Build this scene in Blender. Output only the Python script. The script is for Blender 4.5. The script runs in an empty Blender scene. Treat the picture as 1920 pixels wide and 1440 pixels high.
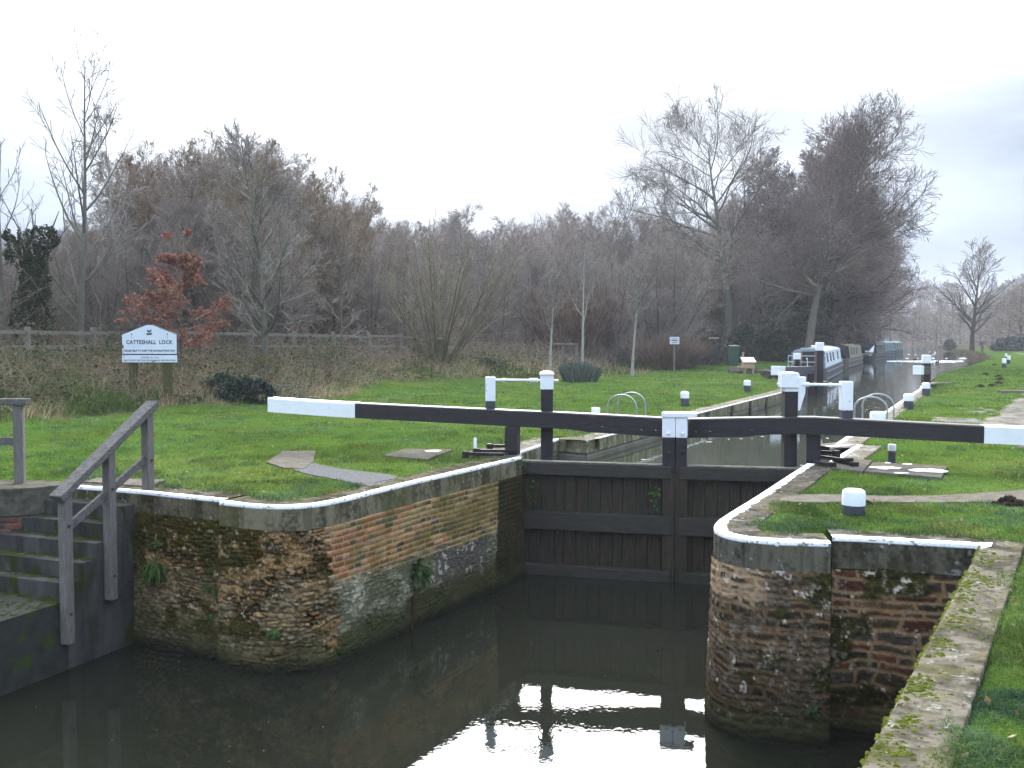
import bpy, bmesh, math, random
import numpy as np
from mathutils import Vector, Matrix

C = bpy.context.scene.collection
SC = bpy.context.scene
PI = math.pi
# ------------------------------------------------------------------ camera model
F, HZ, H = 1850.0, 632.0, 2.0
TH = math.atan((720 - HZ) / F)
CT, ST = math.cos(TH), math.sin(TH)


def ray(px, py):
    cx, cy = (px - 960) / F, (720 - py) / F
    return Vector((cx, ST * cy + CT, CT * cy - ST))


def G(px, py, z=0.0):
    d = ray(px, py)
    t = (z - H) / d.z
    return Vector((d.x * t, d.y * t, z))


def P(px, py, Y):
    d = ray(px, py)
    t = Y / d.y
    return Vector((d.x * t, Y, H + d.z * t))


# ------------------------------------------------------------------ noise (numpy)
def _h(ix, iy, seed):
    n = (ix.astype(np.int64) * 374761393 + iy.astype(np.int64) * 668265263 + seed * 1274126177) & 0xFFFFFFFF
    n = ((n ^ (n >> 13)) * 1274126177) & 0xFFFFFFFF
    n = ((n ^ (n >> 15)) * 2246822519) & 0xFFFFFFFF
    return ((n ^ (n >> 16)) & 0xFFFFFF) / float(0xFFFFFF)


def vnoise(x, y, seed=0):
    x = np.asarray(x, float); y = np.asarray(y, float)
    ix, iy = np.floor(x), np.floor(y)
    fx, fy = x - ix, y - iy
    fx = fx * fx * (3 - 2 * fx); fy = fy * fy * (3 - 2 * fy)
    a, b = _h(ix, iy, seed), _h(ix + 1, iy, seed)
    c, d = _h(ix, iy + 1, seed), _h(ix + 1, iy + 1, seed)
    return (a * (1 - fx) + b * fx) * (1 - fy) + (c * (1 - fx) + d * fx) * fy


def fbm(x, y, octv=4, seed=0):
    s, a, t = 0.0, 0.5, 0.0
    for k in range(octv):
        s = s + a * vnoise(np.asarray(x) * 2 ** k, np.asarray(y) * 2 ** k, seed + 17 * k)
        t += a; a *= 0.5
    return s / t


def sstep(a, b, x):
    t = np.clip((np.asarray(x, float) - a) / (b - a), 0, 1)
    return t * t * (3 - 2 * t)


def mixc(a, b, t):
    t = np.asarray(t, float)[..., None]
    return np.asarray(a, float) * (1 - t) + np.asarray(b, float) * t


# ------------------------------------------------------------------ materials
def new_mat(name):
    m = bpy.data.materials.new(name); m.use_nodes = True
    nt = m.node_tree; nt.nodes.clear()
    out = nt.nodes.new('ShaderNodeOutputMaterial')
    b = nt.nodes.new('ShaderNodeBsdfPrincipled')
    nt.links.new(b.outputs[0], out.inputs[0])
    return m, nt, b, out


def mat(name, c1, c2=None, scale=8.0, rough=0.7, bump=0.0, bscale=None, stretch=(1, 1, 1), spec=0.4, lo=0.35, hi=0.65,
        c3=None, s3=30.0, t3=0.62, metallic=0.0, coat=0.0, attr=None):
    m, nt, b, out = new_mat(name)
    N, L = nt.nodes.new, nt.links.new
    b.inputs['Roughness'].default_value = rough
    b.inputs['Specular IOR Level'].default_value = spec
    b.inputs['Metallic'].default_value = metallic
    b.inputs['Coat Weight'].default_value = coat
    if rough >= .85 and not metallic:
        nt.nodes.remove(b); b = nt.nodes.new('ShaderNodeBsdfDiffuse'); nt.links.new(b.outputs[0], out.inputs[0])
    tc = N('ShaderNodeTexCoord'); mp = N('ShaderNodeMapping')
    mp.inputs['Scale'].default_value = stretch
    L(tc.outputs['Object'], mp.inputs[0])
    no = N('ShaderNodeTexNoise'); no.inputs['Scale'].default_value = scale; no.inputs['Detail'].default_value = 6
    no.inputs['Roughness'].default_value = 0.65
    L(mp.outputs[0], no.inputs['Vector'])
    if c2 is None: c2 = tuple(x * 0.8 for x in c1)
    rp = N('ShaderNodeValToRGB')
    rp.color_ramp.elements[0].position = lo; rp.color_ramp.elements[1].position = hi
    rp.color_ramp.elements[0].color = (*c1, 1); rp.color_ramp.elements[1].color = (*c2, 1)
    L(no.outputs['Fac'], rp.inputs[0])
    col = rp.outputs[0]
    if c3 is not None:
        n3 = N('ShaderNodeTexNoise'); n3.inputs['Scale'].default_value = s3; n3.inputs['Detail'].default_value = 4
        L(mp.outputs[0], n3.inputs['Vector'])
        r3 = N('ShaderNodeValToRGB'); r3.color_ramp.elements[0].position = t3; r3.color_ramp.elements[1].position = t3 + 0.08
        L(n3.outputs['Fac'], r3.inputs[0])
        mx = N('ShaderNodeMix'); mx.data_type = 'RGBA'
        L(r3.outputs[0], mx.inputs[0]); L(col, mx.inputs[6]); mx.inputs[7].default_value = (*c3, 1)
        col = mx.outputs[2]
    L(col, b.inputs[0])
    if bump:
        nb = N('ShaderNodeTexNoise'); nb.inputs['Scale'].default_value = bscale or scale * 4; nb.inputs['Detail'].default_value = 5
        L(mp.outputs[0], nb.inputs['Vector'])
        bp = N('ShaderNodeBump'); bp.inputs['Strength'].default_value = bump; bp.inputs['Distance'].default_value = 0.02
        L(nb.outputs['Fac'], bp.inputs['Height']); L(bp.outputs[0], b.inputs['Normal'])
    return m


def mat_col(name, rough=0.85, spec=0.3, var=0.0, vscale=60.0, bump=0.0, bscale=120.0, transl=0.0, matte=False):
    """base colour from the mesh's own colour attribute 'Col' (stone, brick, leaf, blade colours)"""
    m, nt, b, out = new_mat(name)
    N, L = nt.nodes.new, nt.links.new
    b.inputs['Roughness'].default_value = rough; b.inputs['Specular IOR Level'].default_value = spec
    if matte:
        nt.nodes.remove(b); b = N('ShaderNodeBsdfDiffuse'); L(b.outputs[0], out.inputs[0])
    at = N('ShaderNodeAttribute'); at.attribute_name = 'Col'
    col = at.outputs['Color']
    tc = N('ShaderNodeTexCoord')
    if var:
        no = N('ShaderNodeTexNoise'); no.inputs['Scale'].default_value = vscale; no.inputs['Detail'].default_value = 5
        L(tc.outputs['Object'], no.inputs['Vector'])
        mr = N('ShaderNodeMapRange'); mr.inputs[1].default_value = 0.3; mr.inputs[2].default_value = 0.7
        mr.inputs[3].default_value = 1 - var; mr.inputs[4].default_value = 1 + var
        L(no.outputs['Fac'], mr.inputs[0])
        vm = N('ShaderNodeVectorMath'); vm.operation = 'SCALE'
        L(col, vm.inputs[0]); L(mr.outputs[0], vm.inputs['Scale'])
        col = vm.outputs[0]
    L(col, b.inputs[0])
    if bump:
        nb = N('ShaderNodeTexNoise'); nb.inputs['Scale'].default_value = bscale; nb.inputs['Detail'].default_value = 4
        L(tc.outputs['Object'], nb.inputs['Vector'])
        bp = N('ShaderNodeBump'); bp.inputs['Strength'].default_value = bump; bp.inputs['Distance'].default_value = 0.01
        L(nb.outputs['Fac'], bp.inputs['Height']); L(bp.outputs[0], b.inputs['Normal'])
    if transl:
        tr = N('ShaderNodeBsdfTranslucent'); L(col, tr.inputs[0])
        ms = N('ShaderNodeMixShader'); ms.inputs[0].default_value = transl
        L(b.outputs[0], ms.inputs[1]); L(tr.outputs[0], ms.inputs[2]); L(ms.outputs[0], out.inputs[0])
    return m


# ------------------------------------------------------------------ object helpers
def tag(o, label=None, cat=None, group=None, kind=None):
    if label: o['label'] = label
    if cat: o['category'] = cat
    if group: o['group'] = group
    if kind: o['kind'] = kind
    return o


def thing(name, label, cat, loc=(0, 0, 0), group=None):
    o = bpy.data.objects.new(name, None); C.objects.link(o)
    o.location = loc; o.empty_display_size = 0.2
    return tag(o, label, cat, group)


def off(parent):
    v = Vector((0, 0, 0))
    while parent is not None:
        v += Vector(parent.location); parent = parent.parent
    return v


def copy_tree(o, parent=None):
    c = o.copy(); C.objects.link(c)
    if parent is not None: c.parent = parent
    for ch in list(o.children): copy_tree(ch, c)
    return c


def link_mesh(name, me, mats, parent=None):
    o = bpy.data.objects.new(name, me); C.objects.link(o)
    for m in (mats if isinstance(mats, (list, tuple)) else [mats]): me.materials.append(m)
    if parent is not None: o.parent = parent
    return o


def np_mesh(name, V, faces, material, parent=None, col=None, smooth=False, extra=None):
    """V (n,3); faces (m,k) int array of one size; col (n,3) per vertex"""
    V = np.asarray(V, np.float32).reshape(-1, 3)
    if parent is not None: V = V - np.array(off(parent), np.float32)
    faces = np.asarray(faces, np.int32)
    k = faces.shape[1]
    me = bpy.data.meshes.new(name)
    me.vertices.add(len(V)); me.vertices.foreach_set('co', V.ravel())
    me.loops.add(faces.size); me.loops.foreach_set('vertex_index', faces.ravel())
    me.polygons.add(len(faces))
    me.polygons.foreach_set('loop_start', np.arange(0, faces.size, k, dtype=np.int32))
    me.polygons.foreach_set('loop_total', np.full(len(faces), k, np.int32))
    if smooth: me.polygons.foreach_set('use_smooth', np.ones(len(faces), bool))
    me.update(calc_edges=True)
    if col is not None:
        a = me.color_attributes.new('Col', 'FLOAT_COLOR', 'POINT')
        cc = np.ones((len(V), 4), np.float32); cc[:, :3] = col
        a.data.foreach_set('color', cc.ravel())
    for nm, arr in (extra or {}).items():
        a = me.attributes.new(nm, 'FLOAT', 'POINT'); a.data.foreach_set('value', np.asarray(arr, np.float32))
    return link_mesh(name, me, material, parent)


class MB:
    def __init__(s): s.v, s.f = [], []

    def add(s, vs, fs):
        o = len(s.v); s.v += [tuple(v) for v in vs]; s.f += [tuple(i + o for i in f) for f in fs]
        return s

    def box(s, c, size, rot=None):
        hx, hy, hz = size[0] / 2, size[1] / 2, size[2] / 2
        if isinstance(rot, (int, float)): rot = Matrix.Rotation(rot, 3, 'Z')
        vs = [Vector((x * hx, y * hy, z * hz)) for z in (-1, 1) for y in (-1, 1) for x in (-1, 1)]
        if rot is not None: vs = [rot @ v for v in vs]
        c = Vector(c)
        return s.add([v + c for v in vs], [(0, 2, 3, 1), (4, 5, 7, 6), (0, 1, 5, 4), (2, 6, 7, 3), (0, 4, 6, 2), (1, 3, 7, 5)])

    def hexa(s, bot, top):
        """four bottom corners (ccw from above), four top corners"""
        return s.add(list(bot) + list(top), [(3, 2, 1, 0), (4, 5, 6, 7), (0, 1, 5, 4), (1, 2, 6, 5), (2, 3, 7, 6), (3, 0, 4, 7)])

    def bar(s, p0, p1, w, h, up=(0, 0, 1)):
        """rectangular bar between two points: w sideways, h along 'up'"""
        p0, p1 = Vector(p0), Vector(p1); d = (p1 - p0).normalized(); up = Vector(up)
        x = d.cross(up)
        if x.length < 1e-4: x = Vector((1, 0, 0))
        x.normalize(); u = x.cross(d).normalized()
        a, b = x * w / 2, u * h / 2
        vs = [p0 - a - b, p0 + a - b, p0 + a + b, p0 - a + b, p1 - a - b, p1 + a - b, p1 + a + b, p1 - a + b]
        return s.add(vs, [(0, 3, 2, 1)[::-1], (4, 5, 6, 7)[::-1], (0, 1, 5, 4)[::-1], (1, 2, 6, 5)[::-1], (2, 3, 7, 6)[::-1], (3, 0, 4, 7)[::-1]])

    def tube(s, pts, rs, n=8, cap=True):
        pts = [Vector(p) for p in pts]
        if isinstance(rs, (int, float)): rs = [rs] * len(pts)
        rings, ref = [], None
        for i, p in enumerate(pts):
            d = (pts[min(i + 1, len(pts) - 1)] - pts[max(i - 1, 0)])
            d = d.normalized() if d.length > 1e-9 else Vector((0, 0, 1))
            if ref is None: ref = Vector((1, 0, 0)) if abs(d.x) < 0.8 else Vector((0, 1, 0))
            x = (ref - d * ref.dot(d)).normalized(); y = d.cross(x); ref = x
            rings.append([p + (x * math.cos(2 * PI * k / n) + y * math.sin(2 * PI * k / n)) * rs[i] for k in range(n)])
        vs = [v for r in rings for v in r]
        fs = [(i * n + k, i * n + (k + 1) % n, (i + 1) * n + (k + 1) % n, (i + 1) * n + k) for i in range(len(pts) - 1) for k in range(n)]
        if cap: fs += [tuple(range(n))[::-1], tuple((len(pts) - 1) * n + k for k in range(n))]
        return s.add(vs, fs)

    def lathe(s, prof, c=(0, 0, 0), n=24, sx=1, sy=1):
        c = Vector(c); vs, fs = [], []
        for r, z in prof:
            for k in range(n): vs.append(c + Vector((r * sx * math.cos(2 * PI * k / n), r * sy * math.sin(2 * PI * k / n), z)))
        for i in range(len(prof) - 1):
            for k in range(n): fs.append((i * n + k, i * n + (k + 1) % n, (i + 1) * n + (k + 1) % n, (i + 1) * n + k))
        fs.append(tuple(range(n))[::-1]); fs.append(tuple((len(prof) - 1) * n + k for k in range(n)))
        return s.add(vs, fs)

    def prism(s, poly, z0, z1):
        n = len(poly)
        vs = [(p[0], p[1], z0) for p in poly] + [(p[0], p[1], z1) for p in poly]
        ar = sum(poly[i][0] * poly[(i + 1) % n][1] - poly[(i + 1) % n][0] * poly[i][1] for i in range(n))
        fs = [tuple(range(n))[::-1], tuple(range(n, 2 * n))] + [(i, (i + 1) % n, n + (i + 1) % n, n + i) for i in range(n)]
        if ar < 0: fs = [f[::-1] for f in fs]
        return s.add(vs, fs)

    def loft(s, secs, cap=True):
        n = len(secs[0]); vs = [v for q in secs for v in q]
        fs = [(i * n + k, i * n + (k + 1) % n, (i + 1) * n + (k + 1) % n, (i + 1) * n + k) for i in range(len(secs) - 1) for k in range(n)]
        if cap: fs += [tuple(range(n))[::-1], tuple((len(secs) - 1) * n + k for k in range(n))]
        return s.add(vs, fs)

    def blob(s, c, r, seed=0, rough=0.25, n=10):
        """rough lump (molehill, stone)"""
        rg = random.Random(seed); c = Vector(c); ph = [rg.random() * 6.28 for _ in range(6)]
        vs, fs = [], []
        m = n // 2 + 1
        for i in range(m + 1):
            t = PI * i / m
            for k in range(n):
                a = 2 * PI * k / n
                q = 1 + rough * (math.sin(3 * a + ph[0] + t) * 0.4 + math.sin(5 * a + ph[1] + 2 * t) * 0.3 + math.sin(2 * t * 2 + ph[2] + a) * 0.3) + rough * 0.3 * (rg.random() - 0.5)
                vs.append(c + Vector((r[0] * q * math.sin(t) * math.cos(a), r[1] * q * math.sin(t) * math.sin(a), r[2] * q * math.cos(t))))
        for i in range(m):
            for k in range(n): fs.append((i * n + k, (i + 1) * n + k, (i + 1) * n + (k + 1) % n, i * n + (k + 1) % n))
        return s.add(vs, fs)

    def build(s, name, material, parent=None, bevel=0.0, smooth=False, segs=2, fix=True):
        o = off(parent) if parent is not None else Vector((0, 0, 0))
        me = bpy.data.meshes.new(name)
        bm = bmesh.new()
        vv = [bm.verts.new(Vector(v) - o) for v in s.v]
        for f in s.f:
            try: bm.faces.new([vv[i] for i in f])
            except ValueError: pass
        if fix: bmesh.ops.recalc_face_normals(bm, faces=bm.faces)
        if bevel:
            bm.edges.ensure_lookup_table()
            es = [e for e in bm.edges if len(e.link_faces) == 2 and e.calc_face_angle(0) > 0.6]
            bmesh.ops.bevel(bm, geom=es, offset=bevel, segments=segs, affect='EDGES', profile=0.6, clamp_overlap=True)
        if smooth:
            for f in bm.faces: f.smooth = True
        bm.to_mesh(me); bm.free()
        if smooth: me.set_sharp_from_angle(angle=math.radians(40))
        return link_mesh(name, me, material, parent)


def seg_mesh(name, segs, material, parent=None, n=3, col=None):
    """many thin twigs in one mesh: segs rows (x0,y0,z0,x1,y1,z1,r0,r1)"""
    S = np.asarray(segs, float)
    a, b = S[:, 0:3], S[:, 3:6]
    d = b - a; d /= np.maximum(np.linalg.norm(d, axis=1, keepdims=True), 1e-9)
    ref = np.where(np.abs(d[:, 2:3]) < 0.85, np.array([[0, 0, 1.0]]), np.array([[1.0, 0, 0]]))
    x = np.cross(d, ref); x /= np.linalg.norm(x, axis=1, keepdims=True)
    y = np.cross(d, x)
    V = np.zeros((len(S), 2 * n, 3))
    for k in range(n):
        w = x * math.cos(2 * PI * k / n) + y * math.sin(2 * PI * k / n)
        V[:, k] = a + w * S[:, 6:7]; V[:, n + k] = b + w * S[:, 7:8]
    base = (np.arange(len(S)) * 2 * n)[:, None]
    Fs = [base + np.array([[k, (k + 1) % n, n + (k + 1) % n, n + k]]) for k in range(n)]
    cc = None if col is None else np.repeat(np.asarray(col), 2 * n, axis=0)
    return np_mesh(name, V.reshape(-1, 3), np.concatenate(Fs), material, parent, cc)


def leaf_arrays(pts, size, rng, up=0.3, aspect=1.6):
    """small two-triangle leaves with random directions around the points"""
    n = len(pts); size = np.broadcast_to(size, (n,))[:, None]
    d = rng.normal(size=(n, 3)); d /= np.linalg.norm(d, axis=1, keepdims=True)
    e = rng.normal(size=(n, 3)); e -= d * (e * d).sum(1, keepdims=True); e /= np.linalg.norm(e, axis=1, keepdims=True)
    a = d * size * aspect / 2; b = e * size / 2
    V = np.stack([pts - a, pts + b, pts + a, pts - b], 1)
    Fq = np.arange(4 * n).reshape(n, 4)
    return V.reshape(-1, 3), Fq


def leaves(name, pts, size, material, parent, cols, seed=0, aspect=1.6):
    rng = np.random.default_rng(seed)
    V, Fq = leaf_arrays(np.asarray(pts, float), size, rng, aspect=aspect)
    return np_mesh(name, V, Fq, material, parent, np.repeat(np.asarray(cols), 4, axis=0))


def pick(rng, n, pal, var=0.15):
    pal = np.asarray(pal, float)
    c = pal[rng.integers(0, len(pal), n)]
    return np.clip(c * (1 + var * rng.normal(size=(n, 1))), 0.004, 1)
GLOW_A, SKY_BASE, EXPOSURE, HAZE = 95.0, 1.25, 1.33, 0.0005
# ------------------------------------------------------------------ camera, sky, sun, air
cd = bpy.data.cameras.new('camera'); cam = bpy.data.objects.new('camera', cd); C.objects.link(cam)
cam.location = (0, 0, H); cam.rotation_euler = (PI / 2 - TH, 0, 0)
cd.sensor_width = 36; cd.lens = 36 * F / 1920; cd.clip_start = 0.05; cd.clip_end = 6000
SC.camera = cam

SUN_EL, SUN_AZ = math.radians(34), math.radians(-2)      # azimuth from +Y towards +X
SUND = Vector((math.sin(SUN_AZ) * math.cos(SUN_EL), math.cos(SUN_AZ) * math.cos(SUN_EL), math.sin(SUN_EL)))
w = bpy.data.worlds.new('World'); SC.world = w; w.use_nodes = True
nt = w.node_tree; nt.nodes.clear(); N, L = nt.nodes.new, nt.links.new


def wmath(op, a, b=None, clamp=False):
    n = N('ShaderNodeMath'); n.operation = op; n.use_clamp = clamp
    for i, q in enumerate((a, b)):
        if q is None: continue
        if isinstance(q, (int, float)): n.inputs[i].default_value = q
        else: L(q, n.inputs[i])
    return n.outputs[0]


wo = N('ShaderNodeOutputWorld'); bg = N('ShaderNodeBackground'); bg.inputs[1].default_value = 0.1
sky = N('ShaderNodeTexSky'); sky.sky_type = 'NISHITA'; sky.sun_disc = False
sky.sun_elevation = SUN_EL; sky.sun_rotation = SUN_AZ; sky.dust_density = 3; sky.air_density = 1.2
tc = N('ShaderNodeTexCoord'); nv = N('ShaderNodeVectorMath'); nv.operation = 'NORMALIZE'; L(tc.outputs['Generated'], nv.inputs[0])
dp = N('ShaderNodeVectorMath'); dp.operation = 'DOT_PRODUCT'; L(nv.outputs[0], dp.inputs[0]); dp.inputs[1].default_value = SUND
sp = N('ShaderNodeSeparateXYZ'); L(nv.outputs[0], sp.inputs[0])
cosd = wmath('MAXIMUM', dp.outputs['Value'], 0.0)
glow = wmath('POWER', cosd, 16.0)
# cloud sheet: noise stretched along the horizon
mp = N('ShaderNodeMapping'); mp.inputs['Scale'].default_value = (2.2, 2.2, 7.0); mp.inputs['Location'].default_value = (0.3, 0.1, 0.4)
L(nv.outputs[0], mp.inputs[0])
cn = N('ShaderNodeTexNoise'); cn.inputs['Scale'].default_value = 1.5; cn.inputs['Detail'].default_value = 5; L(mp.outputs[0], cn.inputs['Vector'])
el = wmath('ADD', sp.outputs['Z'], wmath('MULTIPLY', wmath('SUBTRACT', cn.outputs['Fac'], 0.5), 0.16))
el = wmath('SUBTRACT', el, wmath('MULTIPLY', wmath('ABSOLUTE', wmath('ADD', sp.outputs['X'], 0.05)), 0.16))
band = N('ShaderNodeMapRange'); band.interpolation_type = 'SMOOTHSTEP'
L(el, band.inputs[0]); band.inputs[1].default_value = 0.165; band.inputs[2].default_value = 0.33
gl = wmath('MULTIPLY', wmath('MULTIPLY', glow, band.outputs[0]), GLOW_A)
lift = N('ShaderNodeMapRange'); L(el, lift.inputs[0]); lift.inputs[1].default_value = 0.03; lift.inputs[2].default_value = 0.55
lift.inputs[3].default_value = 1.0; lift.inputs[4].default_value = 4.2
base = wmath('MULTIPLY', wmath('ADD', wmath('MULTIPLY', cn.outputs['Fac'], 2.6), SKY_BASE), lift.outputs[0])
# grey blue low cloud to white high cloud
cr = N('ShaderNodeValToRGB'); L(el, cr.inputs[0])
e = cr.color_ramp.elements
e[0].position = 0.0; e[0].color = (0.64, 0.78, 1.0, 1); e[1].position = 0.36; e[1].color = (1.0, 1.0, 1.0, 1)
q = e.new(0.12); q.color = (0.84, 0.92, 1.02, 1)
tr = N('ShaderNodeValToRGB'); L(dp.outputs['Value'], tr.inputs[0]); te = tr.color_ramp.elements
te[0].position = 0.0; te[0].color = (0.80, 0.98, 1.26, 1); te[1].position = 0.93; te[1].color = (1.0, 0.99, 0.97, 1)
q = te.new(0.70); q.color = (0.82, 0.93, 1.08, 1)
tm = N('ShaderNodeVectorMath'); tm.operation = 'MULTIPLY'; L(cr.outputs[0], tm.inputs[0]); L(tr.outputs[0], tm.inputs[1])
vs = N('ShaderNodeVectorMath'); vs.operation = 'SCALE'; L(tm.outputs[0], vs.inputs[0]); L(wmath('ADD', base, gl), vs.inputs['Scale'])
mx = N('ShaderNodeMix'); mx.data_type = 'RGBA'; mx.inputs[0].default_value = 0.985
L(sky.outputs[0], mx.inputs[6]); L(vs.outputs[0], mx.inputs[7])
L(mx.outputs[2], bg.inputs[0]); L(bg.outputs[0], wo.inputs[0])

sd_ = bpy.data.lights.new('sun', 'SUN'); sd_.energy = 1.2; sd_.angle = math.radians(14); sd_.color = (1, 0.96, 0.9)
sun = bpy.data.objects.new('sun', sd_); C.objects.link(sun)
sun.rotation_euler = (-SUND).to_track_quat('-Z', 'Y').to_euler(); sun.location = (0, 0, 60)

SC.view_settings.view_transform = 'Standard'; SC.view_settings.look = 'None'
SC.view_settings.gamma = 1; SC.view_settings.exposure = EXPOSURE
SC.render.engine = 'CYCLES'
cy = SC.cycles
cy.max_bounces = 6; cy.diffuse_bounces = 2; cy.glossy_bounces = 3; cy.transmission_bounces = 2; cy.transparent_max_bounces = 4
cy.volume_bounces = 0; cy.use_denoising = True; cy.denoiser = 'OPENIMAGEDENOISE'; cy.caustics_reflective = False; cy.caustics_refractive = False
cy.sample_clamp_indirect = 6

# air
hz = MB().box((0, 250, 24), (2600, 2900, 60))
m = bpy.data.materials.new('haze_air'); m.use_nodes = True; n_ = m.node_tree; n_.nodes.clear()
o_ = n_.nodes.new('ShaderNodeOutputMaterial'); v_ = n_.nodes.new('ShaderNodeVolumePrincipled')
v_.inputs['Color'].default_value = (0.86, 0.88, 0.95, 1); v_.inputs['Density'].default_value = HAZE; v_.inputs['Anisotropy'].default_value = 0.2
n_.links.new(v_.outputs[0], o_.inputs['Volume'])
if HAZE > 0: tag(hz.build('haze', m), 'thin pale winter haze filling the valley air', kind='stuff')

# ------------------------------------------------------------------ outlines of the water
WL, WU = -2.0, -0.4
LW1 = [(110, 909), (190, 915), (265, 921), (340, 929), (420, 936.5)]
LW2 = [(411, 940.5), (480, 948), (540, 949.5), (590, 946), (630, 939), (665, 931), (720, 917), (790, 900), (850, 887), (915, 872), (978, 857)]
RW1 = [(1512, 869), (1470, 896), (1420, 929), (1372, 958), (1346, 975), (1338, 984), (1339, 991), (1349, 999), (1372, 1006), (1405, 1011), (1470, 1015.5), (1558, 1018)]
RW2 = [(1561, 1007), (1620, 1009), (1700, 1014), (1770, 1018), (1842, 1022)]
g2 = lambda p: (G(*p).x, G(*p).y)
lw1, lw2, rw1, rw2 = [[g2(p) for p in q] for q in (LW1, LW2, RW1, RW2)]
FGA, FGB = g2((1842, 1022)), g2((1620, 1440))
fgdir = (Vector(FGB) - Vector(FGA)).normalized()
FGE = tuple(Vector(FGA) + fgdir * 11.0)
RECL, STEPL, STEPL2, ENDL = g2((976, 847)), g2((1048, 822)), g2((1100, 826)), g2((1460, 737))
ENDR, STEPR2, STEPR, RECR = g2((1725, 728)), g2((1556, 838)), g2((1605, 834)), g2((1552, 866))
bankL = [(11.3, 39.2), (12.6, 44), (12.7, 48), (14.1, 53), (22, 75), (32.7, 98.7), (40, 114), (52, 143), (82, 215), (135, 350), (160, 430)]
bankR = [(17.3, 41.5), (23.8, 56), (31, 69), (40, 85), (48.5, 103), (56, 120), (78.7, 177), (116, 277), (152, 380), (166, 430)]
canal = ([(-25, -14), (-9.5, 5), (-9.5, 13.35)] + lw1 + lw2 + [RECL, STEPL, STEPL2, ENDL] + bankL + bankR[::-1] +
         [ENDR, STEPR2, STEPR, RECR] + rw1 + rw2 + [FGB, FGE, (-8.5, -14)])


def inside(x, y, poly):
    r = np.zeros(x.shape, bool); n = len(poly)
    for i in range(n):
        x1, y1 = poly[i]; x2, y2 = poly[(i + 1) % n]
        if y1 == y2: continue
        c = ((y1 > y) != (y2 > y)) & (x < (x2 - x1) * (y - y1) / (y2 - y1) + x1)
        r ^= c
    return r


def sdist(x, y, poly):
    d = np.full(x.shape, 1e9); n = len(poly)
    for i in range(n):
        x1, y1 = poly[i]; x2, y2 = poly[(i + 1) % n]
        dx, dy = x2 - x1, y2 - y1; l2 = dx * dx + dy * dy
        if l2 == 0: continue
        t = np.clip(((x - x1) * dx + (y - y1) * dy) / l2, 0, 1)
        d = np.minimum(d, (x - x1 - t * dx) ** 2 + (y - y1 - t * dy) ** 2)
    d = np.sqrt(d)
    return np.where(inside(x, y, poly), -d, d)


AX = np.array([0.4475, 0.8943]); P0 = np.array(STEPL2)


def uv_of(x, y):
    u = (x - P0[0]) * AX[0] + (y - P0[1]) * AX[1]
    v = -(x - P0[0]) * AX[1] + (y - P0[1]) * AX[0]
    return u, v


def rough_mask(x, y):
    """1 on the rough bank, 0 on the mown lawn"""
    u, v = uv_of(x, y)
    edge = 12.6 + 1.6 * sstep(4, 14, u) - 3.4 * sstep(20, 30, u) + 1.4 * sstep(36, 46, u) + 1.6 * (fbm(u * 0.35, v * 0.35, 3, 5) - 0.5) * 2
    return sstep(-0.5, 0.9, v - edge)


def terr(x, y):
    u, v = uv_of(x, y)
    b = 1.08 * sstep(12.0, 18.8, v) * (1 - 0.55 * sstep(22, 40, u))
    b = b + 0.10 * (fbm(x * 0.9, y * 0.9, 3, 9) - 0.5) * rough_mask(x, y) * 3
    b = b + 0.05 * (fbm(x * 0.35, y * 0.35, 2, 3) - 0.5)
    r = np.hypot(x, y); az = np.arctan2(x, y)
    b = b + 27 * sstep(330, 640, r) * sstep(0.385, 0.50, az) + 12 * sstep(300, 800, r) * sstep(-0.1, -0.6, az)
    return b - 0.02


def ground_z(x, y):
    x = np.asarray(x, float); y = np.asarray(y, float)
    s = sdist(x, y, canal)
    z = terr(x, y)
    soft = sstep(39, 44, y) * (x > 5)
    zl = z * sstep(0.0, 0.5, s) - 3.2 * (1 - sstep(0.06, 0.36, s))
    zs = z - 1.15 * (1 - sstep(-1.3, 0.9, s))
    return np.where(soft > 0.5, zs, zl), s


PADS = {
    'pad_a': [(498, 867), (530, 847), (592, 846), (587, 866), (570, 880), (530, 878)],
    'path_a': [(535, 868), (575, 866), (612, 874), (665, 883), (730, 889), (752, 896), (700, 914), (655, 904), (600, 893), (556, 884)],
    'pad_b': [(717, 856), (762, 843), (848, 845), (800, 863)],
    'pad_c': [(868, 851), (905, 842), (962, 843), (955, 853)],
    'pad_s': [(158, 905.5), (182, 898), (312, 902), (276, 914.5)],
    'pad_d': [(1620, 886), (1636, 869), (1777, 876), (1766, 898)],
    'pad_e': [(1548, 878), (1597, 860), (1637, 866), (1618, 886)],
    'path_r': [(1455, 937), (1500, 926), (1700, 932), (1830, 926), (1930, 919), (2060, 905), (2060, 926), (1930, 941), (1800, 943), (1640, 942), (1480, 943)],
}
def ragged(poly, k, seed, amp):
    for _ in range(k):
        n = len(poly); poly = [q for i in range(n) for q in ((poly[i][0] * .78 + poly[(i + 1) % n][0] * .22, poly[i][1] * .78 + poly[(i + 1) % n][1] * .22), (poly[i][0] * .22 + poly[(i + 1) % n][0] * .78, poly[i][1] * .22 + poly[(i + 1) % n][1] * .78))]
    rg = random.Random(seed)
    return [(x + rg.uniform(-amp, amp), y + rg.uniform(-amp, amp)) for x, y in poly]


PADS = {k: ragged([g2(p) for p in v], 3 if k in ('path_a', 'path_r') else 0, i, .012) for i, (k, v) in enumerate(PADS.items())}
GRAVEL = [g2(p) for p in [(1835, 805), (1868, 775), (1915, 742), (1965, 715), (2050, 700), (2150, 720), (2080, 900), (1900, 830)]]
DIRT = [g2(p) for p in [(1738, 795), (1800, 765), (1850, 764), (1850, 790), (1800, 805)]]


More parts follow.
